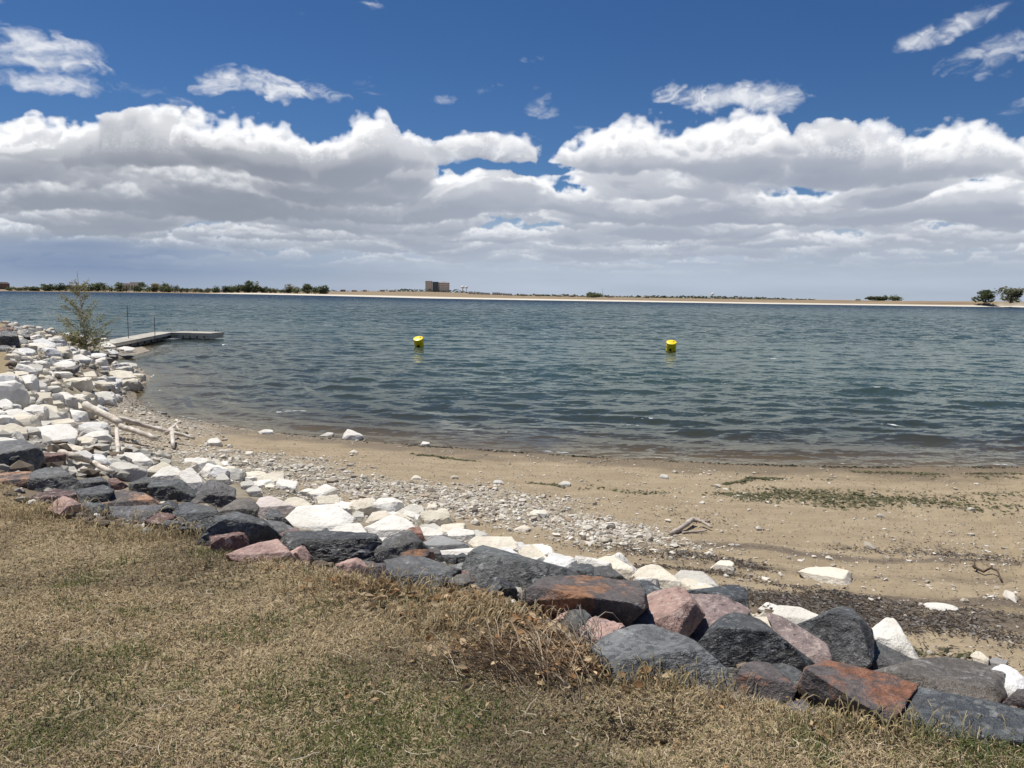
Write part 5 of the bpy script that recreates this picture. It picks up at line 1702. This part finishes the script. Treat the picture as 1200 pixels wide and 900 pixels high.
    clump('grass_fringe', (200, 632), (.30, .06), 200, (.06, .17), (200, 500), 'fringe of upright straw before the blue black pyramid boulder', [(.50, .41, .23), (.38, .30, .17)], 1.2)
    clump('grass_fringe', (1080, 872), (.30, .04), 260, (.05, .15), (1080, 700), 'fringe of grass before the largest slate blue slab', [(.44, .36, .20), (.30, .27, .12), (.36, .28, .16)], 1.2)
    clump('grass_fringe', (815, 812), (.22, .05), 260, (.05, .14), (815, 650), 'fringe of straw before the white veined grey boulder', [(.46, .37, .20), (.34, .27, .14)], 1.2)
# ------------------------------------------------------------------ driftwood
def limb(mb, px_pts, r0, r1, n=9, lifts=None, seg=5, seed=0):
    """a bent stem along ground points given in the photo, lifted clear of the ground by its own thickness"""
    P = [hit(x, y) for x, y in px_pts]
    if lifts is None: lifts = [0.] * len(P)
    P = [p + np.array([0, 0, l + r0 * 1.0]) for p, l in zip(P, lifts)]
    pts = []
    for i in range(len(P) - 1):
        for k in range(seg): pts.append(P[i] + (P[i + 1] - P[i]) * k / seg)
    pts.append(P[-1])
    rg = np.random.default_rng(seed)
    pts = [p + rg.normal(0, r0 * .09, 3) for p in pts]
    rs = [r0 + (r1 - r0) * i / (len(pts) - 1) for i in range(len(pts))]
    rs = [r * (1 + .05 * rg.normal()) for r in rs]
    mb.tube(pts, rs, n, wob=.12, seed=seed)


def build_wood():
    wd = mat_wood()

    def piece(name, stems, color, label, cat):
        mb = MB()
        for k, s in enumerate(stems): limb(mb, *s, seed=k + 3)
        c = np.mean(mb.v, axis=0); c[2] = np.min(np.array(mb.v)[:, 2])
        mb.v = [tuple(np.array(q) - c) for q in mb.v]
        o = mb.build(name, wd, smooth=True, label=label, cat=cat)
        o.location = tuple(c); o.color = (*color, 1)
        return o
    piece('driftwood_log', [([(101, 498), (120, 506), (142, 516)], .072, .062, 10, [.30, .27, .22]), ([(142, 517), (160, 520), (184, 526)], .05, .042, 9, [.20, .16, .12]), ([(140, 512), (170, 516), (200, 519), (228, 522)], .05, .025, 9, [.28, .22, .15, .08]),
                            ([(137, 519), (138, 532), (139, 541)], .035, .02, 8, [.2, .06, .0]), ([(202, 518), (203, 527)], .05, .03, 8, [.16, 0]), ([(196, 519), (206, 512), (211, 516)], .035, .015, 8, [.14, .2, .14])],
          (.66, .61, .54), 'bleached forked driftwood log lying across white rubble', 'driftwood')
    piece('driftwood_log', [([(72, 546), (90, 551), (110, 556), (132, 563)], .036, .024, 9, [.1, .1, .08, .04])], (.62, .57, .50), 'thin bleached log beside the square red block', 'driftwood')
    piece('driftwood_piece', [([(786, 628), (800, 622), (812, 616)], .025, .03, 8, [0, .02, .05]), ([(812, 616), (822, 618), (834, 622)], .028, .012, 8, [.05, .04, .015]), ([(800, 626), (815, 625), (828, 624)], .015, .01, 7, [0, 0, .01])],
          (.46, .41, .36), 'grey arched piece of driftwood alone on the sand', 'driftwood')
    piece('driftwood_piece', [([(1139, 668), (1146, 671), (1152, 674), (1160, 672), (1168, 675), (1174, 683)], .013, .008, 7, [.03, .02, .02, .04, .04, 0]), ([(1142, 670), (1141, 665)], .009, .005, 6, [.02, .08])],
          (.10, .075, .055), 'dark crooked twig lying on the open sand', 'twig')


# ------------------------------------------------------------------ buoys, dock, sapling
def build_lake_things():
    yel = flat_mat('yellow_plastic', (.92, .70, .012), .42, .45, .06, 2.0)
    drk = flat_mat('dark_marking', (.03, .022, .015), .6, .3, .2, 20)

    def buoy(px, py_water, tiltx, tilty, rot, label):
        c = at_z(px, py_water, 0.0)
        D = np.linalg.norm(c - CAM)
        e = empty('swim_buoy', (c[0], c[1], -.10), label, 'buoy', 'yellow drum buoys off the beach')
        e.rotation_euler = (tiltx, tilty, rot)
        R = 5.6 / F * D * .99
        prof = [(R * .90, -.25), (R * .97, -.21), (R * 1.0, -.1), (R * 1.0, .16), (R * 1.03, .18), (R * 1.03, .21), (R * 1.0, .23), (R * 1.0, .42), (R * 1.03, .44), (R * 1.03, .47), (R * 1.0, .49), (R * 1.0, .60), (R * 1.04, .62), (R * 1.04, .655), (R * .97, .665)]
        mb = MB(); mb.lathe(prof, 36); mb.build('drum', yel, e, True)
        mb = MB(); mb.lathe([(R * .965, .64), (R * .965, .652), (R * .93, .652), (R * .92, .643), (R * .2, .643)], 36); mb.build('lid', yel, e, True)
        mb = MB(); M = Matrix.Translation((R * .45, R * .2, .643)); mb.lathe([(.045, 0), (.045, .03), (.03, .034)], 16, M); mb.build('bung', drk, e)
        mb = MB()
        # dark warning diamond on the side that faces the beach
        for k in range(-5, 6):
            a = k / 5 * .30 - .2
            x, y = math.sin(a) * R * 1.012, -math.cos(a) * R * 1.012
            hh = .10 * (1 - abs(k) / 5.5)
            mb.box((x, y, .30), (R * .065, .008, hh * 2), a)
        mb.build('dark_mark', drk, e)
        return e
    a = buoy(492, 406.5, rad(24), rad(-9), .12, 'yellow drum buoy leaning over, the one nearer the dock')
    b = buoy(786, 411, rad(24), rad(1), -.15, 'yellow drum buoy upright in the water, farther from the dock')

    # dock: long gangway out from the point, then a floating platform set across its end
    deckm = flat_mat('weathered_deck', (.42, .395, .34), .8, .2, .2, 1.5)
    flo = flat_mat('dock_float', (.66, .60, .48), .7, .3, .15, 2.0)
    shade = flat_mat('dock_shade', (.07, .065, .06), .7, .3, .2, 2.0)  # near-black for the gangway floats, shade under the deck put into their colour
    pol = flat_mat('steel_pole', (.10, .105, .11), .45, .5, .1, 3.0)
    p0 = at_z(119, 400.5, .5); p1 = at_z(193, 388.5, .42); p2 = at_z(255, 389.5, .42)
    e = empty('floating_dock', (p0[0], p0[1], 0), 'long pale floating dock running out from the rocky point', 'dock')

    def run(a, b, w, ztop0, ztop1, name, seg):
        d = np.array([b[0] - a[0], b[1] - a[1], 0]); L = np.linalg.norm(d); d /= L
        rz = math.atan2(d[1], d[0])
        mb = MB(); fl = MB(); sk = MB()
        n = int(L / .14)
        for k in range(n):
            t = (k + .5) / n
            q = np.array(a) * (1 - t) + np.array(b) * t
            mb.box((q[0] - p0[0], q[1] - p0[1], ztop0 + (ztop1 - ztop0) * t), (L / n * .94, w, .045), rz)
        for s in range(seg):
            t = (s + .5) / seg
            q = np.array(a) * (1 - t) + np.array(b) * t
            zt = ztop0 + (ztop1 - ztop0) * t
            fl.box((q[0] - p0[0], q[1] - p0[1], zt - .18), (L / seg * .80, w * .92, .28), rz)
        t = .5; q = np.array(a) * .5 + np.array(b) * .5
        pit = math.atan2(ztop1 - ztop0, L)
        sk.box((q[0] - p0[0], q[1] - p0[1], (ztop0 + ztop1) / 2 - .085), (L, w * .97, .12), rz, Matrix.Rotation(-pit, 3, 'Y'))
        mb.build('deck', deckm, e)
        sk.build('frame', flo, e)
        return fl
    f1 = run(p0, p1, 1.15, .40, .38, 'gangway', 9); f1.build('float', shade, e)
    f2 = run(p1 + np.array([.6, .25, 0]), p2, 1.8, .38, .38, 'platform', 6); f2.build('float', flo, e)
    for px, pyb, hgt in ((150.5, 394.5, 1.65), (181.5, 391.5, .95)):
        q = at_z(px, pyb, .5)
        mb = MB(); mb.tube([(q[0] - p0[0], q[1] - p0[1], -.4), (q[0] - p0[0], q[1] - p0[1], .5 + hgt)], [.018, .018], 10); mb.build('pole', pol, e)
    for px, pyb in ((198, 386.8), (254, 388.2), (229, 388)):
        q = at_z(px, pyb, .52)
        mb = MB(); mb.tube([(q[0] - p0[0] - .1, q[1] - p0[1], .52), (q[0] - p0[0] - .1, q[1] - p0[1], .60), (q[0] - p0[0] + .1, q[1] - p0[1], .60), (q[0] - p0[0] + .1, q[1] - p0[1], .52)], [.025] * 4, 8); mb.build('cleat', pol, e)

    # sapling on the point
    rg = np.random.default_rng(12)
    foot = hit(101, 413)
    D = np.linalg.norm(foot - CAM); S = D / F      # metres per photo pixel at its distance
    e = empty('sapling', tuple(foot), 'young sapling with a pale thin trunk and sparse leaves on the point', 'tree')
    bark = flat_mat('pale_bark', (.72, .69, .63), .8, .2, .25, 12)
    twigm = flat_mat('twig_bark', (.42, .38, .32), .8, .2, .2, 12)
    Ht = 84 * S
    tr = MB()
    trunk = [np.array([.01 * math.sin(t * 5) * Ht * .3 - t * 5 * S, .02 * math.cos(t * 3), t * Ht]) for t in np.linspace(0, 1, 14)]
    tr.tube([tuple(p) for p in trunk], [max(.058 * (1 - t) ** .8, .010) for t in np.linspace(0, 1, 14)], 8)
    tr.build('trunk', bark, e, True)
    br = MB(); tips = []
    for k in range(64):
        t = rg.uniform(.04, .80) if k > 14 else rg.uniform(.02, .22)
        i = t * 13; i0 = int(i); p = trunk[i0] * (1 - i + i0) + trunk[min(i0 + 1, 13)] * (i - i0)
        a = rg.uniform(0, 2 * PI); reach = (33 * S) * max(1 - t * 1.02, .03) ** .8 * rg.uniform(.5, 1.1) if t > .2 else 32 * S * rg.uniform(.4, 1.05)
        up = rg.uniform(.45, 1.1) if t > .2 else rg.uniform(.2, .8)
        pts = [p + np.array([math.cos(a) * reach * s, math.sin(a) * reach * s, reach * up * (s ** 1.15)]) + rg.normal(0, reach * .03, 3) * (s > 0) for s in np.linspace(0, 1, 5)]
        br.tube([tuple(q) for q in pts], [.012, .010, .008, .006, .004], 5)
        tips.append((pts, reach))
        for j in range(5):
            s = rg.uniform(.3, 1); b0 = pts[min(int(s * 4), 3)]
            a2 = a + rg.normal(0, .9); l2 = reach * rg.uniform(.2, .45)
            q2 = [b0, b0 + np.array([math.cos(a2), math.sin(a2), .6]) * l2 * .5, b0 + np.array([math.cos(a2), math.sin(a2), .75]) * l2]
            br.tube([tuple(q) for q in q2], [.007, .005, .003], 4)
            tips.append((q2, l2))
    br.build('branches', twigm, e)
    tw_ = np.array([q[1] for q in tips]) ** 1.3; tw_ = tw_ / tw_.sum()
    V, Fq, T = [], [], []; b = 0
    for k in range(3900):
        if k < 1100:
            h = rg.uniform(0, .26) * Ht; a = rg.uniform(0, 2 * PI); rr = 24 * S * math.sqrt(rg.random()) * (1.1 - h / Ht * 1.2)
            c = np.array([math.cos(a) * rr, math.sin(a) * rr, h + .05])
        else:
            pts, reach = tips[int(rg.choice(len(tips), p=tw_))]
            s = rg.uniform(.25, 1.0) * (len(pts) - 1); i0 = min(int(s), len(pts) - 2)
            c = pts[i0] * (1 - s + i0) + pts[i0 + 1] * (s - i0) + rg.normal(0, .045, 3)
        s = rg.uniform(.026, .052)
        R = np.array(Matrix.Rotation(rg.uniform(0, 6.28), 3, 'Z') @ Matrix.Rotation(rg.uniform(-1.2, 1.2), 3, 'X'))
        vv = np.array([(-s, 0, 0), (0, s * .55, .2 * s), (s * 1.1, 0, 0), (0, -s * .55, .2 * s)]) @ R.T + c
        V.append(vv); Fq.append([b, b + 1, b + 2, b + 3]); b += 4
        col = np.array([(.30, .31, .11), (.38, .36, .15), (.23, .245, .10), (.46, .38, .12), (.40, .31, .13)][int(rg.choice(5, p=[.32, .26, .24, .1, .08]))]) * rg.uniform(.7, 1.2)
        T += [col] * 4
    me = mesh_np('crown', np.vstack(V), np.array(Fq).ravel(), np.full(len(Fq), 4), mat_vcol('sapling_leaves', trans=.35), False, dict(tint=np.array(T)))
    link('crown', me, parent=e)


# ------------------------------------------------------------------ far shore
LEAFM = {}


def far_point(px, r, py=None):
    az = px_az(px)
    x, y = r * math.sin(az), r * math.cos(az)
    z = far_z(np.array([az]), np.array([float(r)]))[0][0]
    return np.array([x, y, z])


def crown_mesh(name, w, h, n, seed, cols, leaf, flat=0.0):
    """many leaf clumps spread through a few overlapping lobes, open at the edges"""
    rg = np.random.default_rng(seed)
    nl = int(rg.integers(5, 9))
    lob = [(rg.normal(0, .24, 3) * np.array([w, w, 0]) + np.array([0, 0, h * rg.uniform(.16, .74)]), rg.uniform(.20, .34) * w, rg.uniform(.18, .30) * h) for _ in range(nl)]
    lob.append((np.array([0, 0, h * .48]), .40 * w, .46 * h)); lob.append((np.array([0, 0, h * .25]), .40 * w, .26 * h))
    V, Fq, T = [], [], []; b = 0
    for k in range(n):
        c, rw, rh = lob[int(rg.integers(len(lob)))]
        d = rg.normal(size=3); d /= np.linalg.norm(d)
        p = c + d * np.array([rw, rw, rh]) * rg.uniform(.45, 1.08)
        p[2] = max(p[2], .02 * h)
        s = leaf * rg.uniform(.6, 1.4)
        R = np.array(Matrix.Rotation(rg.uniform(0, 6.28), 3, 'Z') @ Matrix.Rotation(rg.uniform(-1.3, 1.3), 3, 'X'))
        vv = np.array([(-s, -.2 * s, 0), (-.1 * s, .6 * s, .1 * s), (s, .2 * s, 0), (.2 * s, -.6 * s, .1 * s)]) @ R.T + p
        V.append(vv); Fq.append([b, b + 1, b + 2, b + 3]); b += 4
        T += [np.array(cols[int(rg.integers(len(cols)))]) * rg.uniform(.7, 1.25)] * 4
    return mesh_np(name, np.vstack(V), np.array(Fq).ravel(), np.full(len(Fq), 4), LEAFM['leaf'], False, dict(tint=np.array(T)))


def far_tree(px, top, wpx, r, kind, label, group, seed, trunk=True, base=None):
    p = far_point(px, r)
    if base is not None:
        p[2] = CAM[2] + azte(px, base)[1] * r
    zt = CAM[2] + azte(px, top)[1] * r
    h = max(zt - p[2], 1.0); w = wpx * (1.18 if wpx < 20 else 1.0) / F * r
    cols = {'dark': [(.13, .155, .085), (.155, .18, .10), (.11, .13, .075)], 'mid': [(.19, .215, .115), (.22, .24, .13), (.155, .175, .095)], 'pale': [(.26, .265, .165), (.22, .23, .135), (.29, .28, .20)], 'brown': [(.25, .215, .145), (.20, .175, .11), (.18, .18, .10)]}[kind]
    e = empty('distant_tree', (p[0], p[1], p[2] - .1), label, 'tree', group)
    bark = LEAFM['bark']
    mb = MB()
    rg = random.Random(seed)
    mb.tube([(0, 0, -.3), (.1, 0, h * .35), (rg.uniform(-.3, .3), 0, h * .75)], [w * .035 + .1, w * .026 + .06, .05], 6)
    for k in range(5):
        a = rg.uniform(0, 6.28)
        mb.tube([(0.05, 0, h * rg.uniform(.2, .4)), (math.cos(a) * w * .3, math.sin(a) * w * .3, h * rg.uniform(.55, .8))], [w * .018 + .04, .03], 5)
    mb.build('trunk', bark, e)
    me = crown_mesh('crown', w, h, 430 if wpx < 9 else 850, seed, cols, max(w, h) * .06)
    link('crown', me, parent=e)
    return e


def far_building(px0, px1, top, bot, r, name, label, wallc, roofc, storeys, cols, glassy=None, flat=True, cat='building', depth=None):
    pc = (px0 + px1) / 2
    az = px_az(pc)
    x, y = r * math.sin(az), r * math.cos(az)
    zb = CAM[2] + azte(pc, bot)[1] * r; zt = CAM[2] + azte(pc, top)[1] * r
    W = (px1 - px0) / F * r; Hh = zt - zb; Dp = depth or W * .55
    e = empty(name, (x, y, zb), label, cat, rz=-az)
    wm = flat_mat(name + '_wall', wallc, .8, .2, .06, .2); rm = flat_mat(name + '_roof', roofc, .8, .2, .1, .2); gm = flat_mat(name + '_glass', (.04, .055, .07), .15, .6, .1, .2)
    mb = MB(); mb.box((0, 0, Hh * (.5 if flat else .38) - 1.0), (W, Dp, Hh * (1 if flat else .76) + 2)); mb.build('wall', wm, e)
    if flat:
        mb = MB(); mb.box((0, 0, Hh + .25), (W * 1.01, Dp * 1.02, .5)); mb.build('roof', rm, e)
    else:
        mb = MB(); z0, z1 = Hh * .76, Hh
        mb.v = [(-W * .54, -Dp * .56, z0), (W * .54, -Dp * .56, z0), (W * .54, Dp * .56, z0), (-W * .54, Dp * .56, z0), (-W * .32, 0, z1), (W * .32, 0, z1)]
        mb.f = [[0, 1, 5, 4], [2, 3, 4, 5], [1, 2, 5], [3, 0, 4], [3, 2, 1, 0]]
        mb.build('roof', rm, e)
    top_z = Hh * (1 if flat else .74)
    for s in range(storeys):
        for c in range(cols):
            mb = MB(); ww = W / cols * .36; hh = top_z / storeys * .36
            mb.box((-W / 2 + (c + .5) * W / cols, -Dp / 2 - .03, (s + .55) * top_z / storeys), (ww, .12, hh)); mb.build('window', gm, e)
    return e


def build_far():
    LEAFM['leaf'] = mat_vcol('far_leaves', trans=.5); LEAFM['bark'] = flat_mat('far_bark', (.14, .115, .09), .9, .1, .2, 1.0)
    # (px, top, width, distance back from the waterline, kind)
    row = [(12, 335, 7, 'mid'), (22, 336, 8, 'dark'), (30, 333.5, 8, 'pale'), (40, 334.5, 9, 'dark'), (53, 332, 10, 'mid'), (61, 335, 6, 'dark'), (70, 330.5, 11, 'dark'), (77, 333, 6, 'mid'), (86, 333, 9, 'brown'), (95, 333, 8, 'mid'), (104, 331.5, 9, 'mid'), (115, 330, 11, 'dark'), (123, 330, 8, 'mid'), (131, 333, 8, 'mid'), (140, 330, 11, 'mid'),
           (148, 332, 7, 'brown'), (157, 333.5, 7, 'dark'), (164, 330, 10, 'dark'), (173, 332, 8, 'mid'), (180, 331.5, 9, 'brown'), (190, 329.5, 11, 'mid'), (198, 331.5, 9, 'mid'), (205, 332.5, 8, 'dark')]
    near = ['first tree', 'second tree', 'third tree']
    shape = lambda wp, tp: ('tall ' if tp < 331.2 else 'low ' if tp > 333.4 else 'middling ') + ('broad' if wp > 9.5 else 'slim' if wp < 7.5 else 'rounded')
    tone = dict(dark='dark green', mid='green', pale='pale green', brown='half bare brownish')
    seen = {}

    def ordinal(n): return ['first', 'second', 'third', 'fourth', 'fifth', 'sixth', 'seventh', 'eighth', 'ninth', 'tenth'][n - 1]
    for k, (px, top, w, kind) in enumerate(row):
        rw = np.interp(px_az(px), FAZ, FRW)
        lm = 'west of the sapling top' if px < 93 else 'between sapling top and white building' if px < 146 else 'before or past the white building'
        lm = {0: 'on the shore between the brown house and the sapling', 1: 'on the shore behind the sapling and dock poles', 2: 'on the shore around the white building'}[0 if px < 93 else 1 if px < 146 else 2]
        key = f'{shape(w, top)} {tone[kind]} tree {lm}'
        seen[key] = seen.get(key, 0) + 1
        lab = key if seen[key] == 1 else f'{ordinal(seen[key])} {key}'
        far_tree(px, top, w, rw + 24 + (k % 3) * 9, kind, lab, 'trees of the far shore', 200 + k)
    row2 = [(212, 336.5, 6, 'dark'), (219, 337, 6, 'dark'), (229, 336.5, 8, 'brown'), (236, 337, 6, 'dark'), (243, 336.5, 8, 'brown'), (253, 333.8, 10, 'dark'), (264, 334.5, 9, 'dark'), (271, 333, 9, 'mid'), (279, 332.5, 9, 'dark'), (287, 331, 10, 'dark'), (297, 328, 17, 'mid'), (308, 335, 9, 'dark'), (316, 335.5, 8, 'mid'), (323, 336, 7, 'mid'),
            (340, 331.5, 12, 'pale'), (349, 336.5, 8, 'mid'), (360, 331, 13, 'mid'), (369, 333.5, 8, 'dark'), (379, 332.5, 14, 'dark'), (333, 337, 8, 'dark')]
    names2 = ['small dark tree at the end of the big row', 'second small dark tree past the big row', 'brownish bush tree on the bare bank', 'tiny dark tree on the bare bank', 'second brownish bush tree on the bare bank', 'round dark tree standing a little alone', 'dark tree beginning the grove behind the pale beach', 'green tree in the grove, near its start', 'dark tree in the grove beside the green one',
              'tall dark tree in the grove touching the largest crown', 'largest round crown of the grove behind the pale beach', 'low dark tree just after the largest crown', 'low green tree after the largest crown', 'lowest green tree of the grove end', 'pale see-through tree between two groves', 'low green tree beside the pale see-through one', 'round green tree of the short grove', 'dark tree in the middle of the short grove', 'broad dark tree ending the short grove', 'small dark tree before the pale see-through one']
    for k, (px, top, w, kind) in enumerate(row2):
        rw = np.interp(px_az(px), FAZ, FRW)
        far_tree(px, top, w, rw + 40 + (k % 3) * 9, kind, names2[k], 'trees of the far shore', 300 + k)
    # trees on the dam
    far_tree(1155, 338.6, 20, 610, 'dark', 'dark round tree on the dam, the smaller of the end pair', 'trees on the dam', 401, base=354.2)
    far_tree(1184, 334.8, 23, 606, 'pale', 'tall loose tree on the dam, the larger of the end pair', 'trees on the dam', 402, base=354.6)
    far_tree(1029, 346.8, 20, 640, 'dark', 'low wide bush on the dam beside a small tree', 'trees on the dam', 403, base=352.6)
    far_tree(1048, 343.6, 10, 640, 'mid', 'small tree on the dam beside the low wide bush', 'trees on the dam', 404, base=352.6)
    far_tree(693, 341.2, 14, 720, 'mid', 'solitary round tree above the dam, mid way along it', 'trees on the dam', 405, base=349.2)
    # far woods that read as one mass
    rg = np.random.default_rng(44)
    V, Fq, T = [], [], []; b = 0
    prof = [(0, 339.5), (30, 338), (120, 338.6), (210, 338.6), (330, 339.6), (395, 340.6), (440, 340.4), (475, 338.5), (498, 339.2), (530, 339.8), (548, 341.5), (570, 343.6), (600, 345.2), (640, 345), (690, 346.2), (740, 347), (800, 346.8), (840, 347.2), (900, 349), (940, 350.2), (960, 351)]
    for k in range(5200):
        px = rg.uniform(0, 955)
        top = np.interp(px, *zip(*prof))
        n = .5 + .5 * vnoise(np.array([px * .11]), np.array([3.0]))[0] + .4 * vnoise(np.array([px * .45]), np.array([9.0]))[0]
        if px > 385 and px < 465 and rg.random() < .75: continue
        r = 1500 + rg.uniform(-120, 120) if px > 395 and px < 560 else 1350 + rg.uniform(-200, 100)
        az = px_az(px)
        zt = CAM[2] + azte(px, top - n * 1.5 + .8)[1] * r; zb = CAM[2] + azte(px, top + 3.5)[1] * r
        z = zb + (zt - zb) * rg.random() ** .8
        s = rg.uniform(1.2, 2.8)
        R = np.array(Matrix.Rotation(rg.uniform(0, 6.28), 3, 'Z') @ Matrix.Rotation(rg.uniform(-1.3, 1.3), 3, 'X'))
        vv = np.array([(-s, -.2 * s, 0), (-.1 * s, .6 * s, .1), (s, .2 * s, 0), (.2 * s, -.6 * s, .1)]) @ R.T + np.array([r * math.sin(az), r * math.cos(az), z])
        V.append(vv); Fq.append([b, b + 1, b + 2, b + 3]); b += 4
        T += [np.array([(.085, .10, .06), (.11, .12, .07), (.13, .13, .085), (.075, .085, .055)][int(rg.integers(4))]) * rg.uniform(.75, 1.2)] * 4
    me = mesh_np('treeline', np.vstack(V), np.array(Fq).ravel(), np.full(len(Fq), 4), LEAFM['leaf'], False, dict(tint=np.array(T)))
    link('treeline', me, kind='stuff', label='far woods along the horizon', cat='trees')

    # office block, houses, sheds
    az = px_az(512)
    off = far_building(498.5, 506.6, 329.6, 341.6, 1500, 'office_block', 'tan office block with a dark glass middle on the far horizon', (.80, .70, .60), (.55, .50, .45), 6, 4, depth=16)
    e = off
    r = 1500; S = r / F
    zt = lambda py: (CAM[2] + azte(512, py)[1] * r) - off.location[2]
    gm = flat_mat('office_dark_glass', (.035, .055, .07), .12, .7, .1, .2); wm = flat_mat('office_tan', (.82, .72, .62), .8, .2, .06, .2); wd = flat_mat('office_window', (.05, .05, .055), .2, .6, .1, .3)
    mb = MB(); mb.box((7.6 * S, -1.5, zt(330.3) / 2 - 1), (6.8 * S, 15, zt(330.3) + 2)); mb.build('glass_hall', gm, e)
    mb = MB(); mb.box((17.4 * S, 1, zt(331.0) / 2 - 1), (12.6 * S, 17, zt(331.0) + 2)); mb.build('wing', wm, e)
    mb = MB(); mb.box((17.0 * S, 1, zt(330.2) + .1), (4.5 * S, 9, .2 + zt(329.6) - zt(330.2))); mb.build('roof_plant', wm, e)
    for s in range(5):
        for c in range(5):
            mb = MB(); mb.box(((12.6 + c * 2.35) * S, -7.56, zt(331) * (s + .6) / 5.2), (1.0 * S, .14, zt(331) * .085)); mb.build('window', wd, e)
    far_building(-2, 9, 330.5, 338.5, 900, 'brown_house', 'brown house with a dark roof on the far shore', (.20, .14, .11), (.06, .05, .05), 2, 4, flat=False)
    far_building(145.5, 158, 332.6, 338.5, 980, 'white_building', 'long white building behind the shore trees, lower part', (.68, .64, .58), (.55, .52, .48), 1, 5, cat='building')
    far_building(153.5, 163, 331.2, 338.5, 1000, 'white_building', 'taller white building behind the shore trees, next to the long one', (.74, .72, .68), (.6, .58, .55), 2, 3, cat='building')
    far_building(178, 186, 332.0, 338.5, 1000, 'pale_house', 'pale house with brown roof between shore trees', (.58, .5, .43), (.16, .11, .09), 2, 3, flat=False)
    far_building(258, 263, 338.8, 342, 900, 'white_shed', 'tiny white shed on the bank near the grove', (.72, .70, .66), (.6, .58, .55), 1, 2, flat=False, cat='shed')
    far_building(24, 33, 336.6, 339, 950, 'tan_house', 'low tan house behind the shore trees', (.5, .42, .33), (.2, .15, .12), 1, 3, flat=False)
    for k, (a, b_, t, bt, c, lab) in enumerate([(549, 567, 343.0, 346.2, (.74, .71, .64), 'long low cream hall below the water towers'), (567.5, 574, 343.6, 346.2, (.70, .70, .70), 'small white shed right after the cream hall'), (577, 586, 343.2, 346.4, (.66, .66, .66), 'grey white shed among bushes past the cream hall'),
                                                 (589, 600, 344.4, 347, (.6, .6, .6), 'light grey shed farthest from the cream hall')]):
        far_building(a, b_, t, bt, 1000, 'low_hall' if k == 0 else 'shed', lab, c, (.6, .58, .54), 1, 4, cat='hall' if k == 0 else 'shed')
    houses = [(399, 405, 339.2), (412, 418, 339.8), (425, 430, 339.6), (446, 451, 339.6), (456, 464, 339.9), (610, 616, 344.6), (628, 634, 344.8), (652, 658, 345.6), (668, 673, 345.8), (712, 718, 346.6), (756, 761, 346.8), (866, 871, 348.6), (1003, 1008, 350.2)]
    hl = ['greyish house on the bare hill, farthest from the office block', 'second house on the bare hill from the grove', 'small tan house on the bare hill mid way', 'house with dark roof approaching the office block', 'wide low house beside the office block woods', 'house in the treeline just past the sheds', 'second house in the treeline past the sheds', 'house in the treeline before the solitary tree',
          'house hard by the solitary round tree', 'low house just past the solitary round tree', 'low house in the treeline past the thin mast', 'tiny house where the treeline thins out', 'tiny white hut on the bare dam top']
    cs = [(.32, .27, .23), (.42, .36, .30), (.5, .45, .4), (.3, .25, .22), (.46, .42, .38)]
    for k, (a, b_, t) in enumerate(houses):
        far_building(a, b_, t, t + 2.6, 1330 if a < 470 else 900, 'distant_house', hl[k], cs[k % 5] if k < 12 else (.7, .7, .7), (.14, .11, .10), 1, 2, flat=False, cat='house')
    # water towers and mast
    wm = flat_mat('tower_white', (.80, .80, .80), .5, .4, .03, .3)

    def tower(px, top, bot, wpx, r, label):
        az = px_az(px); x, y = r * math.sin(az), r * math.cos(az)
        zb = CAM[2] + azte(px, bot)[1] * r; h = (CAM[2] + azte(px, top)[1] * r) - zb; R = wpx / F * r / 2
        e = empty('water_tower', (x, y, zb), label, 'water tower')
        mb = MB(); mb.lathe([(R * .4, -3), (R * .26, h * .15), (R * .22, h * .55)], 18); mb.build('column', wm, e, True)
        mb = MB(); mb.lathe([(R * .22, h * .52), (R * .7, h * .60), (R * .98, h * .68), (R, h * .76), (R * .93, h * .88), (R * .6, h * .97), (R * .1, h)], 24); mb.build('tank', wm, e, True)
    tower(542.2, 334.9, 342.2, 4.4, 2500, 'white water tower nearest the office block, wider of two')
    tower(546.6, 335.1, 342.4, 3.2, 2550, 'white water tower next to the wider one, slimmer')
    tower(834.8, 343.2, 349.5, 3.6, 2600, 'white water tower alone above the dam treeline')
    mm = flat_mat('mast_grey', (.35, .35, .36), .5, .4, .1, .5)
    for px, top, bot, r, lab in ((706, 337.6, 348, 1500, 'thin lattice mast above the treeline past the solitary tree'), (886, 346.5, 350.5, 900, 'short pole on the dam top')):
        az = px_az(px); x, y = r * math.sin(az), r * math.cos(az); zb = CAM[2] + azte(px, bot)[1] * r; zt_ = CAM[2] + azte(px, top)[1] * r
        mb = MB(); mb.tube([(0, 0, -1), (0, 0, zt_ - zb)], [.35 * r / 1500, .16 * r / 1500], 6)
        for k in range(3): mb.box((0, 0, (zt_ - zb) * (.5 + .2 * k)), (1.2 * r / 1500, .2, .2))
        o = mb.build('mast', mm, label=lab, cat='mast'); o.location = (x, y, zb)
add_camera()
build_sky()
build_ground()
build_water()
for fn in ('build_rocks', 'build_scatter', 'build_beach', 'build_turf', 'build_wood', 'build_lake_things', 'build_far'):
    if fn in globals(): globals()[fn]()
